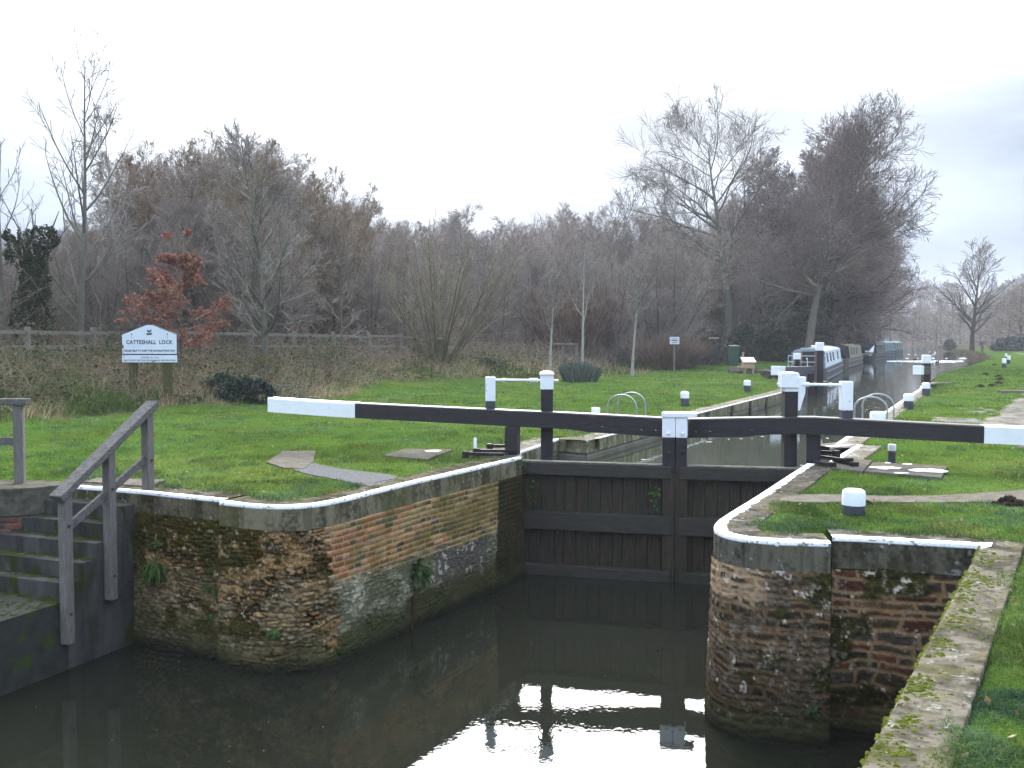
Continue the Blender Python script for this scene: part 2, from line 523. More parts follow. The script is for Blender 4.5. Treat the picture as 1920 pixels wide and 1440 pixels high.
def path_mask(x, y):
    m = np.zeros(x.shape)
    nx, ny = x + 0.5 * (fbm(x * 1.2, y * 1.2, 3, 31) - 0.5), y + 0.9 * (fbm(x * 1.2, y * 1.2, 3, 32) - 0.5)
    for p in (GRAVEL,): m = np.maximum(m, inside(nx, ny, p))
    m = np.maximum(m, inside(nx + 0.6 * (vnoise(x * 3, y * 3, 8) - .5), ny, DIRT) * sstep(0.42, 0.55, fbm(x * 1.5, y * 1.0, 3, 77)))
    # trodden line of the towpath going away along the right bank
    tp = [(19.5, 34), (27, 47), (39, 68), (52, 95), (64, 125)]
    d = np.full(x.shape, 1e9)
    for (x1, y1), (x2, y2) in zip(tp, tp[1:]):
        dx, dy = x2 - x1, y2 - y1; t = np.clip(((x - x1) * dx + (y - y1) * dy) / (dx * dx + dy * dy), 0, 1)
        d = np.minimum(d, np.hypot(x - x1 - t * dx, y - y1 - t * dy))
    m = np.maximum(m, (d + 0.9 * (fbm(x * .6, y * .6, 3, 12) - .5) < 0.42) * sstep(0.50, 0.62, fbm(x * 0.22, y * 0.22, 2, 40)))
    return m


def pad_mask(x, y):
    m = np.zeros(x.shape, bool)
    for k, p in PADS.items(): m |= inside(x, y, p)
    return m


# ------------------------------------------------------------------ ground sheet
af = np.radians(np.concatenate([np.arange(-180, -42, 4.0), np.arange(-42, 42, 0.15), np.arange(42, 180, 4.0)]))
rr = np.exp(np.arange(math.log(0.5), math.log(1500), 0.0105))
A_, R_ = np.meshgrid(af, rr)
X_, Y_ = (R_ * np.sin(A_)).ravel(), (R_ * np.cos(A_)).ravel()
Z_, S_ = ground_z(X_, Y_)
na, nr = len(af), len(rr)
idx = np.arange(nr * na).reshape(nr, na)
nxt = np.roll(idx, -1, axis=1)
Q = np.stack([idx[:-1], nxt[:-1], nxt[1:], idx[1:]], -1).reshape(-1, 4)[:, ::-1]
rm = rough_mask(X_, Y_); pm = path_mask(X_, Y_)
u_, v_g = uv_of(X_, Y_)
wm = np.maximum(sstep(17.5, 19.5, v_g), sstep(10.5, 12.5, v_g) * sstep(50, 54, u_))
wm = np.maximum(wm, sstep(150, 260, R_.ravel()))
nzz = fbm(X_ * 0.6, Y_ * 0.6, 4, 2); nz2 = fbm(X_ * 3.1, Y_ * 3.1, 4, 6)
lawn = mixc((0.042, 0.080, 0.012), (0.055, 0.095, 0.014), sstep(.3, .7, nzz))
lawn = mixc(lawn, (0.035, 0.075, 0.016), sstep(.5, .75, nz2) * 0.7)
lawn = mixc(lawn, (0.085, 0.11, 0.03), sstep(.55, .75, fbm(X_ * .25, Y_ * .25, 3, 14)) * .5)
rough_c = mixc(mixc((0.042, 0.070, 0.018), (0.11, 0.095, 0.05), sstep(.35, .65, fbm(X_ * 1.3, Y_ * 1.3, 4, 21))), (0.05, 0.035, 0.022), sstep(.5, .7, nz2))
wood_c = mixc((0.055, 0.038, 0.026), (0.035, 0.032, 0.018), nz2)
gcol = mixc(mixc(lawn, rough_c, rm), wood_c, wm)
gcol = mixc(gcol, mixc((0.19, 0.175, 0.15), (0.105, 0.095, 0.08), sstep(.35, .65, nz2)), pm)
wet = sstep(0.35, 0.0, S_) * (Z_ < 0.3)
gcol = mixc(gcol, (0.05, 0.04, 0.025), wet)
M_ground = mat_col('turf_and_earth', matte=True, var=0.25, vscale=9.0, bump=0.4, bscale=14.0)
tag(np_mesh('ground', np.stack([X_, Y_, Z_], 1), Q, M_ground, col=gcol, smooth=True), 'grassy ground around the canal', kind='structure')


# ------------------------------------------------------------------ water
def water(name, poly, z, base, bump, scale, scale2, rough=0.03, dist=0.01):
    m, nt, b, out = new_mat(name + '_surface'); N, L = nt.nodes.new, nt.links.new
    b.inputs['Base Color'].default_value = (*base, 1); b.inputs['Roughness'].default_value = rough; b.inputs['IOR'].default_value = 1.36
    tc = N('ShaderNodeTexCoord')
    no = N('ShaderNodeTexNoise'); no.inputs['Scale'].default_value = scale; no.inputs['Detail'].default_value = 3; no.inputs['Distortion'].default_value = 0.6
    L(tc.outputs['Object'], no.inputs['Vector'])
    n2 = N('ShaderNodeTexNoise'); n2.inputs['Scale'].default_value = scale2; n2.inputs['Detail'].default_value = 2
    L(tc.outputs['Object'], n2.inputs['Vector'])
    # calm and ruffled areas
    n3 = N('ShaderNodeTexNoise'); n3.inputs['Scale'].default_value = 0.35; L(tc.outputs['Object'], n3.inputs['Vector'])
    mr = N('ShaderNodeMapRange'); mr.inputs[1].default_value = 0.42; mr.inputs[2].default_value = 0.62; mr.inputs[3].default_value = 0.15; mr.inputs[4].default_value = 1.0
    L(n3.outputs['Fac'], mr.inputs[0])
    ml = N('ShaderNodeMath'); ml.operation = 'MULTIPLY'; L(n2.outputs['Fac'], ml.inputs[0]); L(mr.outputs[0], ml.inputs[1])
    ad = N('ShaderNodeMath'); L(no.outputs['Fac'], ad.inputs[0]); L(ml.outputs[0], ad.inputs[1])
    bp = N('ShaderNodeBump'); bp.inputs['Strength'].default_value = bump; bp.inputs['Distance'].default_value = dist
    L(ad.outputs[0], bp.inputs['Height']); L(bp.outputs[0], b.inputs['Normal'])
    bm = bmesh.new(); vv = [bm.verts.new((x, y, z)) for x, y in poly]; f = bm.faces.new(vv)
    if f.normal.z < 0: f.normal_flip()
    f.normal_update()
    if f.normal.z < 0: bmesh.ops.reverse_faces(bm, faces=[f])
    bmesh.ops.triangulate(bm, faces=bm.faces)
    me = bpy.data.meshes.new(name); bm.to_mesh(me); bm.free()
    return link_mesh(name, me, m)


MIT = Vector(g2((1267.5, 861)))
HL, HR = Vector((0.06, 16.75)), Vector((4.72, 15.66))
tag(water('lower_water', [(-26, -15), (12, -15), (12, 15.2), (HR.x + .6, HR.y + .1), (HR.x, HR.y + .12), (MIT.x, MIT.y + .14), (HL.x, HL.y + .14), (HL.x - .8, HL.y + .14), (-26, 16.9)],
          WL, (0.011, 0.012, 0.008), 0.09, 2.6, 13.0, rough=0.01, dist=0.010), 'dark still water below the lock gates', kind='structure')


def outset(pts, side, d):
    r = []
    for i, p in enumerate(pts):
        a = Vector(pts[max(i - 1, 0)]); b = Vector(pts[min(i + 1, len(pts) - 1)]); t = (b - a).normalized()
        r.append((p[0] + side * t.y * d, p[1] - side * t.x * d))
    return r


lft = [(HL.x - .2, HL.y + .16), RECL, STEPL, STEPL2, ENDL]; rgt = [(HR.x + .2, HR.y + .12), RECR, STEPR, STEPR2, ENDR]
up = ([(MIT.x, MIT.y + .16)] + [(HL.x - .3, HL.y + .17)] + outset([RECL, STEPL], -1, .15) + outset([STEPL2, ENDL], -1, .15) + outset(bankL, -1, 1.5) +
      outset(bankR, 1, 1.5)[::-1] + outset([STEPR2, ENDR], 1, .15)[::-1] + outset([RECR, STEPR], 1, .15)[::-1] + [(HR.x + .3, HR.y + .15)])
tag(water('upper_water', up, WU, (0.030, 0.036, 0.024), 0.22, 1.6, 9.0, rough=0.03, dist=0.01), 'canal water above the lock gates', kind='structure')

# ------------------------------------------------------------------ paths and pads
M_conc = mat('pale_concrete', (0.155, 0.138, 0.115), (0.10, 0.088, 0.072), scale=5, rough=0.9, bump=0.35, bscale=90, c3=(0.075, 0.075, 0.04), s3=9, t3=0.58)
M_grit = mat('grey_gravel_path', (0.135, 0.135, 0.135), (0.075, 0.075, 0.075), scale=38, rough=0.95, bump=0.8, bscale=60, c3=(0.26, 0.25, 0.23), s3=70, t3=0.58)
M_whitepaint_flat = mat('worn_white_ground_paint', (0.78, 0.78, 0.78), (0.62, 0.61, 0.58), scale=18, rough=0.7)
for k, nm, mm in (('pad_a', 'concrete_pad', M_conc), ('path_a', 'gravel_path', M_grit), ('pad_b', 'concrete_pad', M_conc), ('pad_c', 'concrete_pad', M_conc),
                  ('pad_s', 'concrete_pad', M_conc), ('pad_d', 'concrete_pad', M_conc), ('pad_e', 'concrete_pad', M_conc), ('path_r', 'concrete_path', M_conc)):
    zt = {'path_a': 0.004, 'pad_a': 0.012, 'path_r': 0.010}.get(k, 0.022)
    tag(MB().prism(PADS[k], -0.2, zt).build(nm, mm, bevel=0.006), kind='structure')


def daub(c, rx, ry, seed):
    rg = random.Random(seed); o = G(*c)
    return [(o.x + rx * math.cos(a) * (1 + .3 * rg.uniform(-1, 1)), o.y + ry * math.sin(a) * (1 + .3 * rg.uniform(-1, 1))) for a in [k * 2 * PI / 18 for k in range(18)]]


b = MB()
for c, rx, ry, sd in (((813, 848), .13, .13, 1), ((1660, 880), .20, .17, 2), ((1742, 885), .28, .20, 3), ((1700, 873), .08, .06, 5), ((1690, 890), .10, .05, 6), ((1664, 870.5), .05, .05, 8)):
    b.prism(daub(c, rx, ry, sd), 0.0225, 0.027)
tag(b.build('painted_marking', M_whitepaint_flat), kind='structure')
# ------------------------------------------------------------------ masonry and coping
def chaikin(pts, n=2):
    for _ in range(n):
        q = [pts[0]]
        for a, b in zip(pts, pts[1:]):
            q += [(a[0] * .75 + b[0] * .25, a[1] * .75 + b[1] * .25), (a[0] * .25 + b[0] * .75, a[1] * .25 + b[1] * .75)]
        pts = q + [pts[-1]]
    return pts


def resample(pts, step):
    p = np.array(pts, float); d = np.r_[0, np.cumsum(np.hypot(*np.diff(p, axis=0).T))]
    n = max(2, int(d[-1] / step) + 1); s = np.linspace(0, d[-1], n)
    q = np.stack([np.interp(s, d, p[:, 0]), np.interp(s, d, p[:, 1])], 1)
    t = np.gradient(q, axis=0); t /= np.linalg.norm(t, axis=1, keepdims=True)
    nrm = np.stack([t[:, 1], -t[:, 0]], 1)
    k = 5
    if n > 30:
        pad = np.pad(nrm, ((k, k), (0, 0)), mode='edge'); nrm = sum(pad[i:i + n] for i in range(2 * k + 1)); nrm /= np.linalg.norm(nrm, axis=1, keepdims=True)
    return s, q, nrm


def s_at(path, px):
    s, q, _ = resample(path, 0.02); g = g2(px)
    return s[np.argmin(np.hypot(q[:, 0] - g[0], q[:, 1] - g[1]))]


def sheet(name, V, mm, parent, col, flip=False):
    ns, nz = V.shape[:2]; idx = np.arange(ns * nz).reshape(ns, nz)
    Q = np.stack([idx[:-1, :-1], idx[:-1, 1:], idx[1:, 1:], idx[1:, :-1]], -1).reshape(-1, 4)
    if flip: Q = Q[:, ::-1]
    return np_mesh(name, V.reshape(-1, 3), Q, mm, parent, col=col.reshape(-1, 3), smooth=True)


def courses(s, z, hs, ws, seed, warp=0.02, jit=0.5):
    """irregular courses of blocks: block id, distance to the nearest joint"""
    rg = np.random.default_rng(seed)
    zz = -z + warp * (fbm(s * 2.2, z * 2.2, 3, seed) - .5) * 2 + warp * .5 * (fbm(s * 9, z * 9, 2, seed + 1) - .5)
    ss = s + warp * (fbm(s * 2.5, z * 5.5, 3, seed + 2) - .5) * 2
    hb = np.r_[-0.3, -0.3 + np.cumsum(rg.uniform(hs[0], hs[1], 120))]
    r = np.clip(np.searchsorted(hb, zz) - 1, 0, len(hb) - 2)
    dz = np.minimum(zz - hb[r], hb[r + 1] - zz)
    ds = np.zeros_like(s); ident = np.zeros(s.shape, np.int64)
    for k in np.unique(r):
        m = r == k
        wb = np.r_[-1.0, -1.0 + np.cumsum(rg.uniform(ws[0], ws[1], 220))] - rg.uniform(0, ws[1])
        c = np.clip(np.searchsorted(wb, ss[m]) - 1, 0, len(wb) - 2)
        ds[m] = np.minimum(ss[m] - wb[c], wb[c + 1] - ss[m]); ident[m] = k * 1000 + c
    return ident, np.minimum(dz, ds), r


def rnd(ident, k):
    return _h(ident, np.zeros_like(ident) + k * 13, 99 + k)


def pal(ident, k, P_):
    P_ = np.asarray(P_, float); i = (rnd(ident, k) * len(P_)).astype(int).clip(0, len(P_) - 1)
    return P_[i] * (0.75 + 0.5 * rnd(ident, k + 1))[..., None]


def worley(x, y, seed):
    """irregular cells: id, F2-F1"""
    ix, iy = np.floor(x).astype(np.int64), np.floor(y).astype(np.int64)
    f1 = np.full(x.shape, 9.0); f2 = np.full(x.shape, 9.0); cid = np.zeros(x.shape, np.int64)
    for dx in (-1, 0, 1):
        for dy in (-1, 0, 1):
            cx, cy_ = ix + dx, iy + dy
            px_ = cx + .25 + .5 * (cy_ & 1) + .8 * (_h(cx, cy_, seed) - .5); py_ = cy_ + .5 + .7 * (_h(cx, cy_, seed + 1) - .5)
            d = np.maximum(np.abs(x - px_) * .9, np.abs(y - py_)) * .7 + .3 * np.hypot(x - px_, y - py_)
            m = d < f1
            f2 = np.where(m, f1, np.minimum(f2, d)); cid = np.where(m, cx * 7919 + cy_, cid); f1 = np.where(m, d, f1)
    return cid, f2 - f1


def rubble(s, z, seed, stones, mortar, thin=((.03, .065), (.07, .26)), thick=((.06, .13), (.13, .42)), joint=.010, open_=0.0, relief=1.0, jn=.5):
    """rubble: patches of thin bedded stones, of bigger blocks and of random pieces; joints partly raked out, partly smeared with mortar"""
    i1, d1, _ = courses(s, z, thin[0], thin[1], seed, warp=.055); i2, d2, _ = courses(s + 1.7, z, thick[0], thick[1], seed + 31, warp=.075)
    ws = s + .05 * (fbm(s * 5, z * 7, 3, seed + 51) - .5) * 2; wz = z + .03 * (fbm(s * 5, z * 6, 3, seed + 52) - .5) * 2
    i3, d3 = worley(ws / .16, wz / .058, seed + 60); d3 = d3 * .045
    pm = fbm(s * 2.3, z * 3.4, 3, seed + 44) + .10 * (fbm(s * 9, z * 12, 2, seed + 45) - .5); p3 = fbm(s * 2.1 + 9, z * 3.8, 3, seed + 46)
    big = pm > .53; rnd3 = p3 > .49
    ident = np.where(rnd3, i3 + 1400003, np.where(big, i2 + 700001, i1)); d = np.where(rnd3, d3, np.where(big, d2, d1 * 1.25))
    d = np.minimum(d, np.where(rnd3, np.abs(p3 - .49), np.minimum(np.abs(pm - .53), np.abs(p3 - .49))) * .25 + .004)
    nz = fbm(s * 36, z * 46, 3, seed + 5); n2 = fbm(s * 22, z * 48, 4, seed + 7); gr = fbm(s * 75, z * 75, 2, seed + 11)
    e = sstep(joint * .1, joint * 1.5, d + .018 * (nz - .5) - .001)
    h = relief * (e * (.002 + .009 * rnd(ident, 3)) + .007 * (fbm(s * 34, z * 52, 3, seed + 6) - .5))
    c = pal(ident, 1, stones) * (.35 + 1.3 * n2)[..., None] * (.6 + .9 * rnd(ident, 8))[..., None] * (.55 + .9 * gr)[..., None]
    mo = np.asarray(mortar) * (.5 + 1.0 * fbm(s * 24, z * 30, 3, seed + 8))[..., None] * (.6 + .8 * gr)[..., None]
    op = sstep(.5 - open_ * .16, .56, fbm(s * 3.4, z * 6, 4, seed + 9)) * (open_ > 0)
    h = h - (1 - e) * op * .024
    mo = mixc(mo, (.012, .011, .008), op * .96)
    c = mixc(mo, c, e)
    sm = sstep(.575, .64, fbm(s * 3.6 + 5, z * 7.5, 5, seed + 12)) * jn
    c = mixc(c, np.asarray(mortar) * (.55 + .9 * nz)[..., None], sm * .85); h = h * (1 - .5 * sm)
    # pale lichen grains and dark pits
    c = mixc(c, (.34, .33, .29), sstep(.66, .72, fbm(s * 38, z * 38, 3, seed + 14)) * .55)
    c = c * (1 - .7 * sstep(.60, .70, fbm(s * 30 + 9, z * 44, 3, seed + 15)))[..., None]
    return h, c, ident, e


def moss(c, h, s, z, m, seed, a=(0.045, 0.05, 0.012), b=(0.025, 0.026, 0.010)):
    q = fbm(s * 26, z * 30, 4, seed)
    return mixc(c, mixc(a, b, sstep(.3, .7, q)) * (.4 + 1.2 * fbm(s * 60, z * 60, 2, seed + 2))[..., None], m), h + m * 0.012 * fbm(s * 40, z * 40, 3, seed + 1)


def lichen(c, s, z, seed, dens=0.66, col=(0.42, 0.43, 0.42), sc=9):
    m = sstep(dens, dens + .05, fbm(s * sc, z * sc, 4, seed)) * sstep(.35, .6, fbm(s * sc * 4, z * sc * 4, 2, seed + 3))
    return mixc(c, col, m * .8)


def waterline(c, s, z, seed):
    k = 1 - sstep(-1.93 + 0.0, -1.55, z + 0.25 * (fbm(s * 2, z * 2, 3, seed) - .5))
    c = mixc(c, mixc((0.030, 0.034, 0.016), (0.050, 0.055, 0.022), fbm(s * 10, z * 10, 3, seed + 2)), k * .88)
    k2 = 1 - sstep(-2.0, -1.84, z + .05 * (fbm(s * 6, z * 6, 2, seed + 4) - .5))
    return mixc(c, (0.016, 0.015, 0.012), k2 * .9)


def brickwork(s, z, seed, pals, mortar, bl=.225, bh=.075):
    zz = -z + 0.006 * (fbm(s * 1.5, z * 1.5, 2, seed) - .5) * 2
    r = np.floor(zz / bh).astype(np.int64)
    hd = (r % 2 == 0); ln = np.where(hd, bl, bl * .62)
    ss = s + _h(r, r * 0, seed) * .2 + .006 * (vnoise(s * 6, z * 30, seed) - .5)
    k = np.floor(ss / ln).astype(np.int64)
    fz = zz - r * bh; fs = ss - k * ln
    d = np.minimum(np.minimum(fz, bh - fz), np.minimum(fs, ln - fs)) + 0.006 * (fbm(s * 45, z * 45, 2, seed + 1) - .5)
    ident = r * 997 + k
    e = sstep(.004, .013, d)
    return ident, e, r, k


def left_wall_style(off_s, sb, sd, s_dark):
    def fn(s, z):
        S = s + off_s
        # --- rubble
        hr, cr_, idr, er = rubble(S, z, 11, [(.13, .085, .045), (.085, .06, .035), (.20, .145, .09), (.07, .055, .04), (.16, .105, .05), (.11, .10, .085)],
                                  (.22, .155, .095), open_=1.0)
        mm = sstep(.485, .545, fbm(S * 1.5, z * 1.9, 5, 41) + .09 * sstep(-1.3, -.6, z) - .05 * sstep(-.42, -.3, z) + .22 * (fbm(S * 9, z * 11, 4, 42) - .5))
        cr_, hr = moss(cr_, hr, S, z, mm * .92, 43)
        m2 = sstep(.60, .66, fbm(S * 3.1 + 4, z * 4, 3, 45))
        cr_, hr = moss(cr_, hr, S, z, m2 * .8, 47, (0.055, 0.05, 0.012), (0.03, .022, .012))
        gl_ = sstep(-.75, -1.25, z) * .6
        cr_ = mixc(cr_, mixc((.07, .066, .05), (.21, .195, .16), sstep(.3, .7, fbm(S * 22, z * 34, 4, 51))), gl_ * sstep(.32, .58, fbm(S * 3.5, z * 6, 4, 53)))
        cr_ = lichen(cr_, S, z, 55, .70, (.30, .29, .24), 15)
        # --- brick
        idb, eb, r, k = brickwork(S, z, 5, None, None)
        fx = (S - sb) / (sd - sb)
        red = [(.24, .085, .05), (.20, .075, .05), (.26, .12, .075), (.17, .085, .06), (.25, .14, .12), (.08, .075, .075)]
        tan = [(.17, .125, .06), (.13, .10, .045), (.20, .15, .085), (.10, .085, .045), (.18, .11, .06), (.065, .055, .04)]
        tr_ = (fx + .55 * (fbm(S * 1.4, z * 2.2, 3, 61) - .5) + .5 * (rnd(idb, 9) - .5)) > .40
        cb = np.where(tr_[..., None], pal(idb, 1, tan), pal(idb, 1, red))
        cb = cb * (.7 + .6 * fbm(S * 30, z * 40, 3, 63))[..., None]
        mo = mixc((.34, .26, .155), (.24, .185, .11), fbm(S * 8, z * 8, 3, 65))
        smear = sstep(.52, .66, fbm(S * 4, z * 6, 3, 66))
        cb = mixc(mo, cb, np.maximum(eb, 0) * (1 - .45 * smear))
        hb = eb * (.010 + .008 * rnd(idb, 4)) + .004 * fbm(S * 40, z * 40, 2, 67)
        mg = sstep(.52, .68, fbm(S * 2.0, z * 2.6, 4, 69)) * .45
        cb = mixc(cb, (.09, .085, .03), mg)
        # white limey band below
        zb = -1.03 + .06 * (r % 2 - .5) + .05 * (fbm(S * 3, z * 0, 2, 71) - .5) - .02 * fx
        low = sstep(.02, -.03, z - zb)
        cw = mixc((.11, .115, .095), (.31, .315, .28), sstep(.38, .66, fbm(S * 20, z * 34, 4, 73) * .6 + .4 * fbm(S * 3, z * 5, 3, 74)))
        cw = mixc(cw, (.10, .11, .075), sstep(.5, .66, fbm(S * 2.4, z * 4.5, 3, 75)))
        cw = mixc(cw, (.05, .05, .04), np.maximum((1 - er) * .45, (1 - eb) * .55))
        cb = mixc(cb, cw, low); hb = hb * (1 - low) + (hr * .6 + .012) * low
        # dark rendered panel with runs
        pn = low * sstep(.60, .63, fx) * sstep(1.02, 1.0, fx)
        cp = mixc((.060, .055, .062), (.085, .080, .080), fbm(S * 6, z * 1.5, 4, 77))
        cp = lichen(cp, S, z, 79, .62, (.33, .33, .32), 6)
        cb = mixc(cb, cp, pn * .9)
        mlow = sstep(-1.35, -1.7, z + .3 * (fbm(S * 3, z * 3, 3, 81) - .5))
        cb = mixc(cb, mixc((.05, .055, .02), (.028, .03, .014), fbm(S * 12, z * 12, 3, 83)), mlow * .85)
        # ragged join of stone and brick
        sj = sb + .07 * (r % 2 - .5) + .10 * (fbm(z * 3, z * 0 + 3, 3, 85) - .5) + .12 * sstep(-1.05, -1.2, z) - .05
        t = sstep(-.012, .012, S - sj)
        h, c = hr * (1 - t) + hb * t, mixc(cr_ * 1.10, cb * np.array([1.12, 1.25, 1.42]), t)
        # dark wet end by the gate
        dk = sstep(-.03, .05, S - s_dark + .10 * (fbm(z * 4, z * 0 + 8, 3, 87) - .5) - .10 * (z + 1))
        cd_ = mixc((.016, .018, .012), (.034, .038, .022), fbm(S * 7, z * 2.2, 4, 89))
        cd_ = mixc(cd_, (.06, .03, .02), sstep(.70, .74, fbm(S * 8, z * 10, 3, 90)))
        c = mixc(c, cd_, dk * .93)
        return h, waterline(c * np.array([1.0, .84, .60]), S, z, 91)
    return fn


s_nose = s_at(chaikin(rw1, 2), (1337, 985))


def right_wall_style(off_s, kind):
    def fn(s, z):
        S = s + off_s
        st = [(.065, .058, .052), (.085, .068, .05), (.045, .042, .04), (.12, .085, .055), (.07, .065, .062)]
        if kind == 2: st = st + [(.15, .06, .045), (.10, .05, .04), (.065, .06, .055)]
        if True:
            ident, d, r = courses(S, z, *(((.07, .15), (.13, .42), 213) if kind == 2 else ((.045, .105), (.09, .34), 229)), warp=.05 if kind == 2 else .062)
            nz = fbm(S * 34, z * 40, 3, 214); e = sstep(.002, .020, d + .030 * (nz - .5) - .008)
            hr = e * (.004 + .006 * rnd(ident, 3)) + .012 * (fbm(S * 24, z * 30, 4, 215) - .5)
            c = pal(ident, 1, st) * (.4 + 1.1 * fbm(S * 22, z * 40, 4, 216))[..., None]
            c = mixc(np.array([.24, .175, .11]) * (.5 + 1.0 * nz)[..., None], c, e)
            sm = sstep(.60, .68, fbm(S * 2.6 + 5, z * 4, 4, 217)); c = mixc(c, np.array([.22, .16, .10]) * (.5 + 1.0 * nz)[..., None], sm * .8)
        if kind == 1:      # freshly pointed patch at the top, weathered below
            top = sstep(-.66, -.54, z + .30 * (fbm(S * 1.6, z * 1.5, 4, 231) - .5)) * sstep(1.05, .9, S - s_nose)
            c = mixc(c, np.array([.29, .225, .165]) * (.6 + .8 * fbm(S * 16, z * 20, 3, 232))[..., None], top * np.maximum(1 - e, .75 * sstep(.44, .56, fbm(S * 7, z * 12, 3, 236))))
            c = c * (1 - (1 - top) * .42)[..., None]; grey = (1 - top) * .62 * sstep(.42, .60, fbm(S * 4, z * 7, 4, 237))
            c = mixc(c, mixc((.030, .028, .026), (.15, .14, .13), sstep(.3, .7, fbm(S * 34, z * 50, 4, 233))), grey)
        else:
            c = c * .95
        mm = sstep(.57, .66, fbm(S * 1.5 + 3, z * 2.2, 4, 241 + kind))
        c, hr = moss(c, hr, S, z, mm * .9, 243, (0.045, 0.055, 0.015), (0.022, 0.026, 0.012))
        c = lichen(c, S, z, 245 + kind, .70, (.52, .52, .52), 10); c = lichen(c, S, z, 255 + kind, .62, (.20, .195, .19), 16)
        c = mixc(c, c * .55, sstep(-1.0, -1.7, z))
        return hr, waterline(c * np.array([1.0, .88, .72]), S, z, 247)
    return fn


M_stone = mat_col('weathered_masonry', matte=True, var=0.22, vscale=70, bump=0.5, bscale=110)
M_cope = mat_col('coping_concrete', matte=True, var=0.18, vscale=60, bump=0.35, bscale=130)


def masonry(path, zt, zb, step, fn, parent, bat=.03, o0=-.004, name='masonry'):
    s, q, nr_ = resample(path, step)
    z = np.linspace(zt, zb, int((zt - zb) / step) + 1)
    S, Z = np.meshgrid(s, z, indexing='ij')
    h, c = fn(S, Z); lum = c.mean(-1); c = np.clip(c * (np.clip(lum / .085, .2, 3) ** .16)[..., None], .004, .8)
    o = o0 + h + bat * (-Z)
    V = np.stack([q[:, 0][:, None] + nr_[:, 0][:, None] * o, q[:, 1][:, None] + nr_[:, 1][:, None] * o, Z], -1)
    return sheet(name, V, M_stone, parent, c)


def coping(path, parent, width=.45, thick=.30, paint=.075, step=.014, seed=0, front=((.16, .145, .115), (.055, .055, .035)), top=((.15, .135, .11), (.07, .065, .045)),
           joints=1.35, mossy=0.0, o0=0.0, zt=0.0, back=True, name='coping', paint_drop=.02, green=0.25):
    s, q, nr_ = resample(path, step)
    a = [(-width, zt - .22)] if back else []
    a += [(-width + .012 * i, zt + .004) for i in range(int((width - .02) / .012) + 1)]
    a = [(x, z) for x, z in a if x < -.02]
    a += [(-.02 + .02 * math.sin(t), zt + .004 - .02 + .02 * math.cos(t)) for t in np.linspace(0.15, PI / 2, 4)]
    a += [(0, zt - .02 - .012 * i) for i in range(1, int((thick - .03) / .012) + 1)] + [(0, zt - thick), (-.06, zt - thick - .004)]
    a = np.array(a); S, I = np.meshgrid(s, np.arange(len(a)), indexing='ij'); O, Zp = a[I, 0], a[I, 1]
    nb = fbm(S * 5, (O - Zp) * 5, 4, seed); nf = fbm(S * 26, (O - Zp) * 26, 4, seed + 1)
    is_top = Zp > zt - .012
    cf = mixc(front[0], front[1], sstep(.38, .68, .6 * fbm(S * 7, Zp * 2.0, 4, seed + 2) + .4 * nf))
    cf = mixc(cf, (.085, .085, .03), sstep(.48, .66, fbm(S * 1.3, Zp * 2, 3, seed + 3)) * green)
    cf = mixc(cf, (.05, .048, .038), sstep(.55, .72, fbm(S * 16, Zp * 1.2, 3, seed + 4)) * .5)
    cf = lichen(cf, S, Zp, seed + 21, .72, (.30, .30, .28), 13)
    ct = mixc(top[0], top[1], sstep(.35, .65, nb)); ct = mixc(ct, ct * .6, sstep(.5, .7, nf))
    ct = lichen(ct, S, O, seed + 23, .70, (.28, .28, .26), 14)
    ct = mixc(ct, (.10, .095, .03), sstep(.52, .66, fbm(S * 6, O * 6, 3, seed + 9)) * (.35 + mossy))
    c = np.where(is_top[..., None], ct, cf)
    hh = .004 * (nf - .5) + .006 * (fbm(S * 3, O * 3, 3, seed + 11) - .5) * ~is_top
    # joints
    jn = np.zeros_like(S)
    if joints:
        rg = np.random.default_rng(seed + 5); js = np.cumsum(rg.uniform(joints * .7, joints * 1.3, 40))
        for j in js: jn = np.maximum(jn, np.exp(-((S - j) / .008) ** 2))
        c = mixc(c, (.04, .038, .03), jn * .8); hh = hh - jn * .012
    if paint:
        ed = paint * (1 + .28 * (fbm(S * 9, S * 0, 3, seed + 6) - .5) * 2)
        m = ((O > -ed) & (Zp > zt - paint_drop - .012 * fbm(S * 14, S * 0 + 5, 3, seed + 7))).astype(float)
        m *= 1 - .85 * sstep(.69, .75, fbm(S * 20, O * 60 + Zp * 60, 3, seed + 8))
        wc = mixc((.82, .83, .85), (.66, .66, .65), sstep(.55, .8, nf))
        c = mixc(c, wc, m)
    V = np.stack([q[:, 0][:, None] + nr_[:, 0][:, None] * (O + o0 + hh * ~is_top), q[:, 1][:, None] + nr_[:, 1][:, None] * (O + o0 + hh * ~is_top), Zp + hh * is_top], -1)
    return sheet(name, V, M_cope, parent, c, flip=False)


